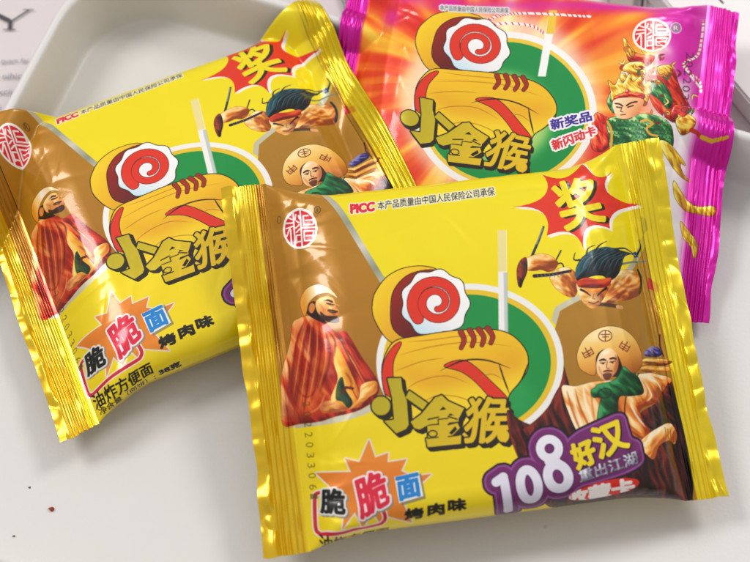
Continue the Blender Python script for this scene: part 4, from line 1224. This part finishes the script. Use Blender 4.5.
tray = mesh_obj('serving_tray', V, Fc, [tray_m], sharp=50)
tag(tray, 'white plastic serving tray with rounded corner and low raised rim, under the noodle packets', 'tray')

# crumbs on the tray floor
def crumb(name, x, y, r, m, label, seed):
    rng = np.random.RandomState(seed); bm = bmesh.new(); bmesh.ops.create_icosphere(bm, subdivisions=2, radius=1)
    for v in bm.verts:
        f = 1 + .35 * rng.uniform(-1, 1); v.co = Vector((v.co.x * r * 1.35 * f, v.co.y * r * f, v.co.z * r * .6 * f)) * MM
    me = bpy.data.meshes.new(name); bm.to_mesh(me); bm.free(); me.materials.append(m)
    o = bpy.data.objects.new(name, me); COL.objects.link(o); o.location = (x * MM, y * MM, r * .5 * MM); tag(o, label, 'crumb', 'crumbs on the tray floor')


crumb('crumb', -92.6, -72.6, .62, simple('spice_crumb', '8a3418', .6, .3, 900), 'reddish brown spice crumb on the tray floor near the front rim', 1)
dust = simple('dark_crumb', '5e4a38', .7, .3, 900)
crumb('crumb', -102.5, -80.5, .3, dust, 'tiny dark crumb close to the front rim, nearest the tray corner', 2)
crumb('crumb', -99.6, -66.2, .26, dust, 'tiny dark crumb on bare tray floor behind the reddish one', 3)
crumb('crumb', -46.6, -22.6, .38, dust, 'tiny brown crumb beside the lower edge of the tilted yellow packet', 4)

# ------------------------------------------------------------------ table, page and things behind the tray
table_m = simple('white_tabletop', 'd2c8c8', .5, .03, 12, .05)
tb = mesh_obj('tabletop', [(-1500, -900, -4), (1500, -900, -4), (1500, 1600, -4), (-1500, 1600, -4), (-1500, -900, -22.7), (1500, -900, -22.7), (1500, 1600, -22.7), (-1500, 1600, -22.7)],
              [(0, 1, 2, 3), (7, 6, 5, 4), (0, 4, 5, 1), (1, 5, 6, 2), (2, 6, 7, 3), (3, 7, 4, 0)], [table_m], smooth_=False)
tag(tb, 'plain white tabletop the tray stands on', 'table', kind='structure')
mag = empty('magazine', (-160, 90, -2.6)); tag(mag, 'open white magazine page with grey printed text beside the tray', 'magazine')
ym = radians(-19)


def flat(name, x0, y0, x1, y1, z0, z1, m, par, yaw, org):
    c, s = cos(yaw), sin(yaw); v = []
    for z in (z0, z1):
        for x, y in ((x0, y0), (x1, y0), (x1, y1), (x0, y1)):
            v.append((org[0] + x * c - y * s, org[1] + x * s + y * c, z))
    return mesh_obj(name, v, [(3, 2, 1, 0), (4, 5, 6, 7), (0, 1, 5, 4), (1, 2, 6, 5), (2, 3, 7, 6), (3, 0, 4, 7)], [m], par, smooth_=False)


paper = simple('magazine_paper', 'd6dae6', .35, .02, 30)
flat('page', -120, -160, 90, 150, -3.9, -3.3, paper, mag, ym, (-160, 90))
ink = simple('printed_ink', '3c3a40', .5, .1, 200); ink2 = simple('grey_printed_ink', '8a8890', .5, .1, 200)


def page_text(s, x, y, h, z, m, yaw, par, name='printed_line', wide=1.0):
    co, polys, asp = glyphs(s)
    c, sn = cos(yaw), sin(yaw); p = np.stack([co[:, 0] * asp * h * wide, (1 - co[:, 1]) * h], -1)
    v = [(x + a * c - b_ * sn, y + a * sn + b_ * c, z) for a, b_ in p]
    return mesh_obj(name, v, polys, [m], par, smooth_=False)


PAGE = []

# metal rod and grey items far behind the rim (out of focus)
rod_m = simple('steel_rod', '8d8884', .3, .05, 80, 0, Metallic=.8)


def tube(name, p0, p1, r, m, par=None, n=16):
    p0, p1 = Vector(p0), Vector(p1); d = (p1 - p0).normalized(); a = d.orthogonal().normalized(); b2 = d.cross(a)
    V = []; 
    for p in (p0, p1):
        for i in range(n):
            t = 2 * pi * i / n; V.append(tuple(p + (a * cos(t) + b2 * sin(t)) * r))
    F = [(i, (i + 1) % n, n + (i + 1) % n, n + i) for i in range(n)] + [tuple(range(n))[::-1], tuple(range(n, 2 * n))]
    return mesh_obj(name, V, F, [m], par, sharp=40)


def strokes_mesh(name, segs, z, m, par):
    V, Fc = [], []
    for (x0, y0, x1, y1, w0, w1) in segs:
        d = np.array([x1 - x0, y1 - y0]); d = d / np.hypot(*d); n = np.array([-d[1], d[0]])
        k = len(V)
        for p, w_ in (((x0, y0), w0), ((x1, y1), w1)):
            V += [(p[0] + n[0] * w_ / 2, p[1] + n[1] * w_ / 2, z), (p[0] - n[0] * w_ / 2, p[1] - n[1] * w_ / 2, z)]
        Fc.append((k, k + 1, k + 3, k + 2)); z += .004
    return mesh_obj(name, V, Fc, [m], par, smooth_=False)


mag.location = (-.160, .090, -.004)
strokes_mesh('printed_letter', [(-133.5, 105.4, -125.0, 100.6, 1.5, 1.5), (-119.0, 105.2, -124.6, 100.4, .55, .6), (-124.9, 100.9, -124.7, 97.2, 1.25, 1.25),
                                (-127.0, 97.0, -122.6, 97.0, .35, .35), (-121.0, 105.3, -117.4, 105.3, .35, .35), (-136, 105.3, -130.5, 105.3, .35, .35)], -3.28, ink, mag)
for s, xr, y, h in (('quam fac', -116.6, 82.6, 2.5), ('ut nihic', -118.4, 76.6, 2.5), ('a xcii', -121.0, 70.4, 2.3), ('non dui', -124.5, 64.6, 2.4), ('et orci', -129.5, 58.6, 2.4), ('sed in', -134.5, 52.4, 2.4)):
    asp = glyphs(s)[2]
    page_text(s, xr - asp * h, y, h, -3.28, ink2, radians(1.5), mag)

# slim steel rods and a white card box lying behind the tray
rod = tube('steel_rod', (-16, 128, -2.4), (-6.2, 92, -2.4), .75, rod_m)
tag(rod, 'thin grey metal rod lying behind the tray rim, between the yellow and the pink packet', 'rod')
clip = empty('metal_bracket', (84, 112, -3.9)); tag(clip, 'blurred grey metal bracket behind the top edge of the pink packet', 'bracket')
br_m = simple('dull_bracket_metal', '9c938a', .45, .05, 80, 0, Metallic=.35)


def slab(name, pts, z0, z1, m, par=None, bev=0.0):
    bm = bmesh.new(); o0 = np.array(par.location) / MM if par is not None else np.zeros(3)
    lo = [bm.verts.new(((x - o0[0]) * MM, (y - o0[1]) * MM, (z0 - o0[2]) * MM)) for x, y in pts]
    f = bm.faces.new(lo[::-1]); r = bmesh.ops.extrude_face_region(bm, geom=[f])
    for v in [g for g in r['geom'] if isinstance(g, bmesh.types.BMVert)]:
        v.co.z = (z1 - o0[2]) * MM
    bmesh.ops.recalc_face_normals(bm, faces=bm.faces)
    if bev:
        bmesh.ops.bevel(bm, geom=bm.edges[:], offset=bev * MM, segments=3, affect='EDGES')
    me = bpy.data.meshes.new(name); bm.to_mesh(me); bm.free(); me.materials.append(m)
    o = bpy.data.objects.new(name, me); COL.objects.link(o)
    if par is not None:
        o.parent = par
    return o


slab('plate', [(79, 96), (87.5, 97.5), (91, 128), (82, 128)], -3.9, 0, br_m, clip, .4)
tube('pin', (90, 95, -1.5), (95, 128, -1.5), .5, simple('dark_pin_metal', '4c4844', .4, .05, 80, 0, Metallic=.6), clip)
box = empty('white_card_box', (150, 110, -3.9)); tag(box, 'blurred white card box behind the right end of the pink packet', 'box')
slab('card_shell', [(93.6, 110), (128, 52), (230, 84), (200, 150), (92, 150)], -3.9, 5.0, simple('white_card', 'eceae8', .5, .02, 20), box, .8)
strokes_mesh('printed_mark', [(115.0, 105.5, 117.6, 101.6, .8, .8)], 5.03, ink, box)
# ------------------------------------------------------------------ lights, world, camera
w = bpy.data.worlds.new('World'); sc.world = w; w.use_nodes = True
wt = w.node_tree; bg = wt.nodes['Background']
tcw = wt.nodes.new('ShaderNodeTexCoord'); sep = wt.nodes.new('ShaderNodeSeparateXYZ'); wt.links.new(tcw.outputs['Generated'], sep.inputs[0])
cr = wt.nodes.new('ShaderNodeValToRGB'); cr.color_ramp.elements[0].position = .45; cr.color_ramp.elements[0].color = (.20, .16, .13, 1)
cr.color_ramp.elements[1].position = 1; cr.color_ramp.elements[1].color = (.60, .60, .61, 1)
mr = wt.nodes.new('ShaderNodeMapRange'); mr.inputs['From Min'].default_value = -1; mr.inputs['From Max'].default_value = 1
mz = wt.nodes.new('ShaderNodeMath'); mz.operation = 'MULTIPLY_ADD'; mz.inputs[1].default_value = .08
wt.links.new(sep.outputs['Y'], mz.inputs[0]); wt.links.new(sep.outputs['Z'], mz.inputs[2]); wt.links.new(mz.outputs[0], mr.inputs['Value']); wt.links.new(mr.outputs[0], cr.inputs[0]); wt.links.new(cr.outputs[0], bg.inputs[0])
bg.inputs['Strength'].default_value = WORLD


def area(name, loc, target, sx, sy, power, col=(1, 1, 1)):
    l = bpy.data.lights.new(name, 'AREA'); l.shape = 'ELLIPSE'; l.size = sx; l.size_y = sy; l.energy = power; l.color = col
    o = bpy.data.objects.new(name, l); COL.objects.link(o); o.location = loc
    o.rotation_euler = (Vector(target) - Vector(loc)).to_track_quat('-Z', 'Y').to_euler()
    return o


for a in LIGHTS:
    area(*a)

cam = bpy.data.cameras.new('camera'); co = bpy.data.objects.new('camera', cam); COL.objects.link(co)
th = radians(CAM_T)
co.location = (0, -CAM_D * cos(th) * MM, CAM_D * sin(th) * MM)
co.rotation_euler = (pi / 2 - th, 0, 0)
cam.sensor_width = 36; cam.lens = 36 * CAM_F; cam.clip_start = .01; cam.clip_end = 20
cam.dof.use_dof = True; cam.dof.focus_distance = .415; cam.dof.aperture_fstop = FSTOP
sc.camera = co
sc.view_settings.view_transform = 'Standard'; sc.view_settings.look = 'None'; sc.view_settings.exposure = 0; sc.view_settings.gamma = 1
sc.render.engine = 'CYCLES'
sc.cycles.use_denoising = True
sc.cycles.max_bounces = 8
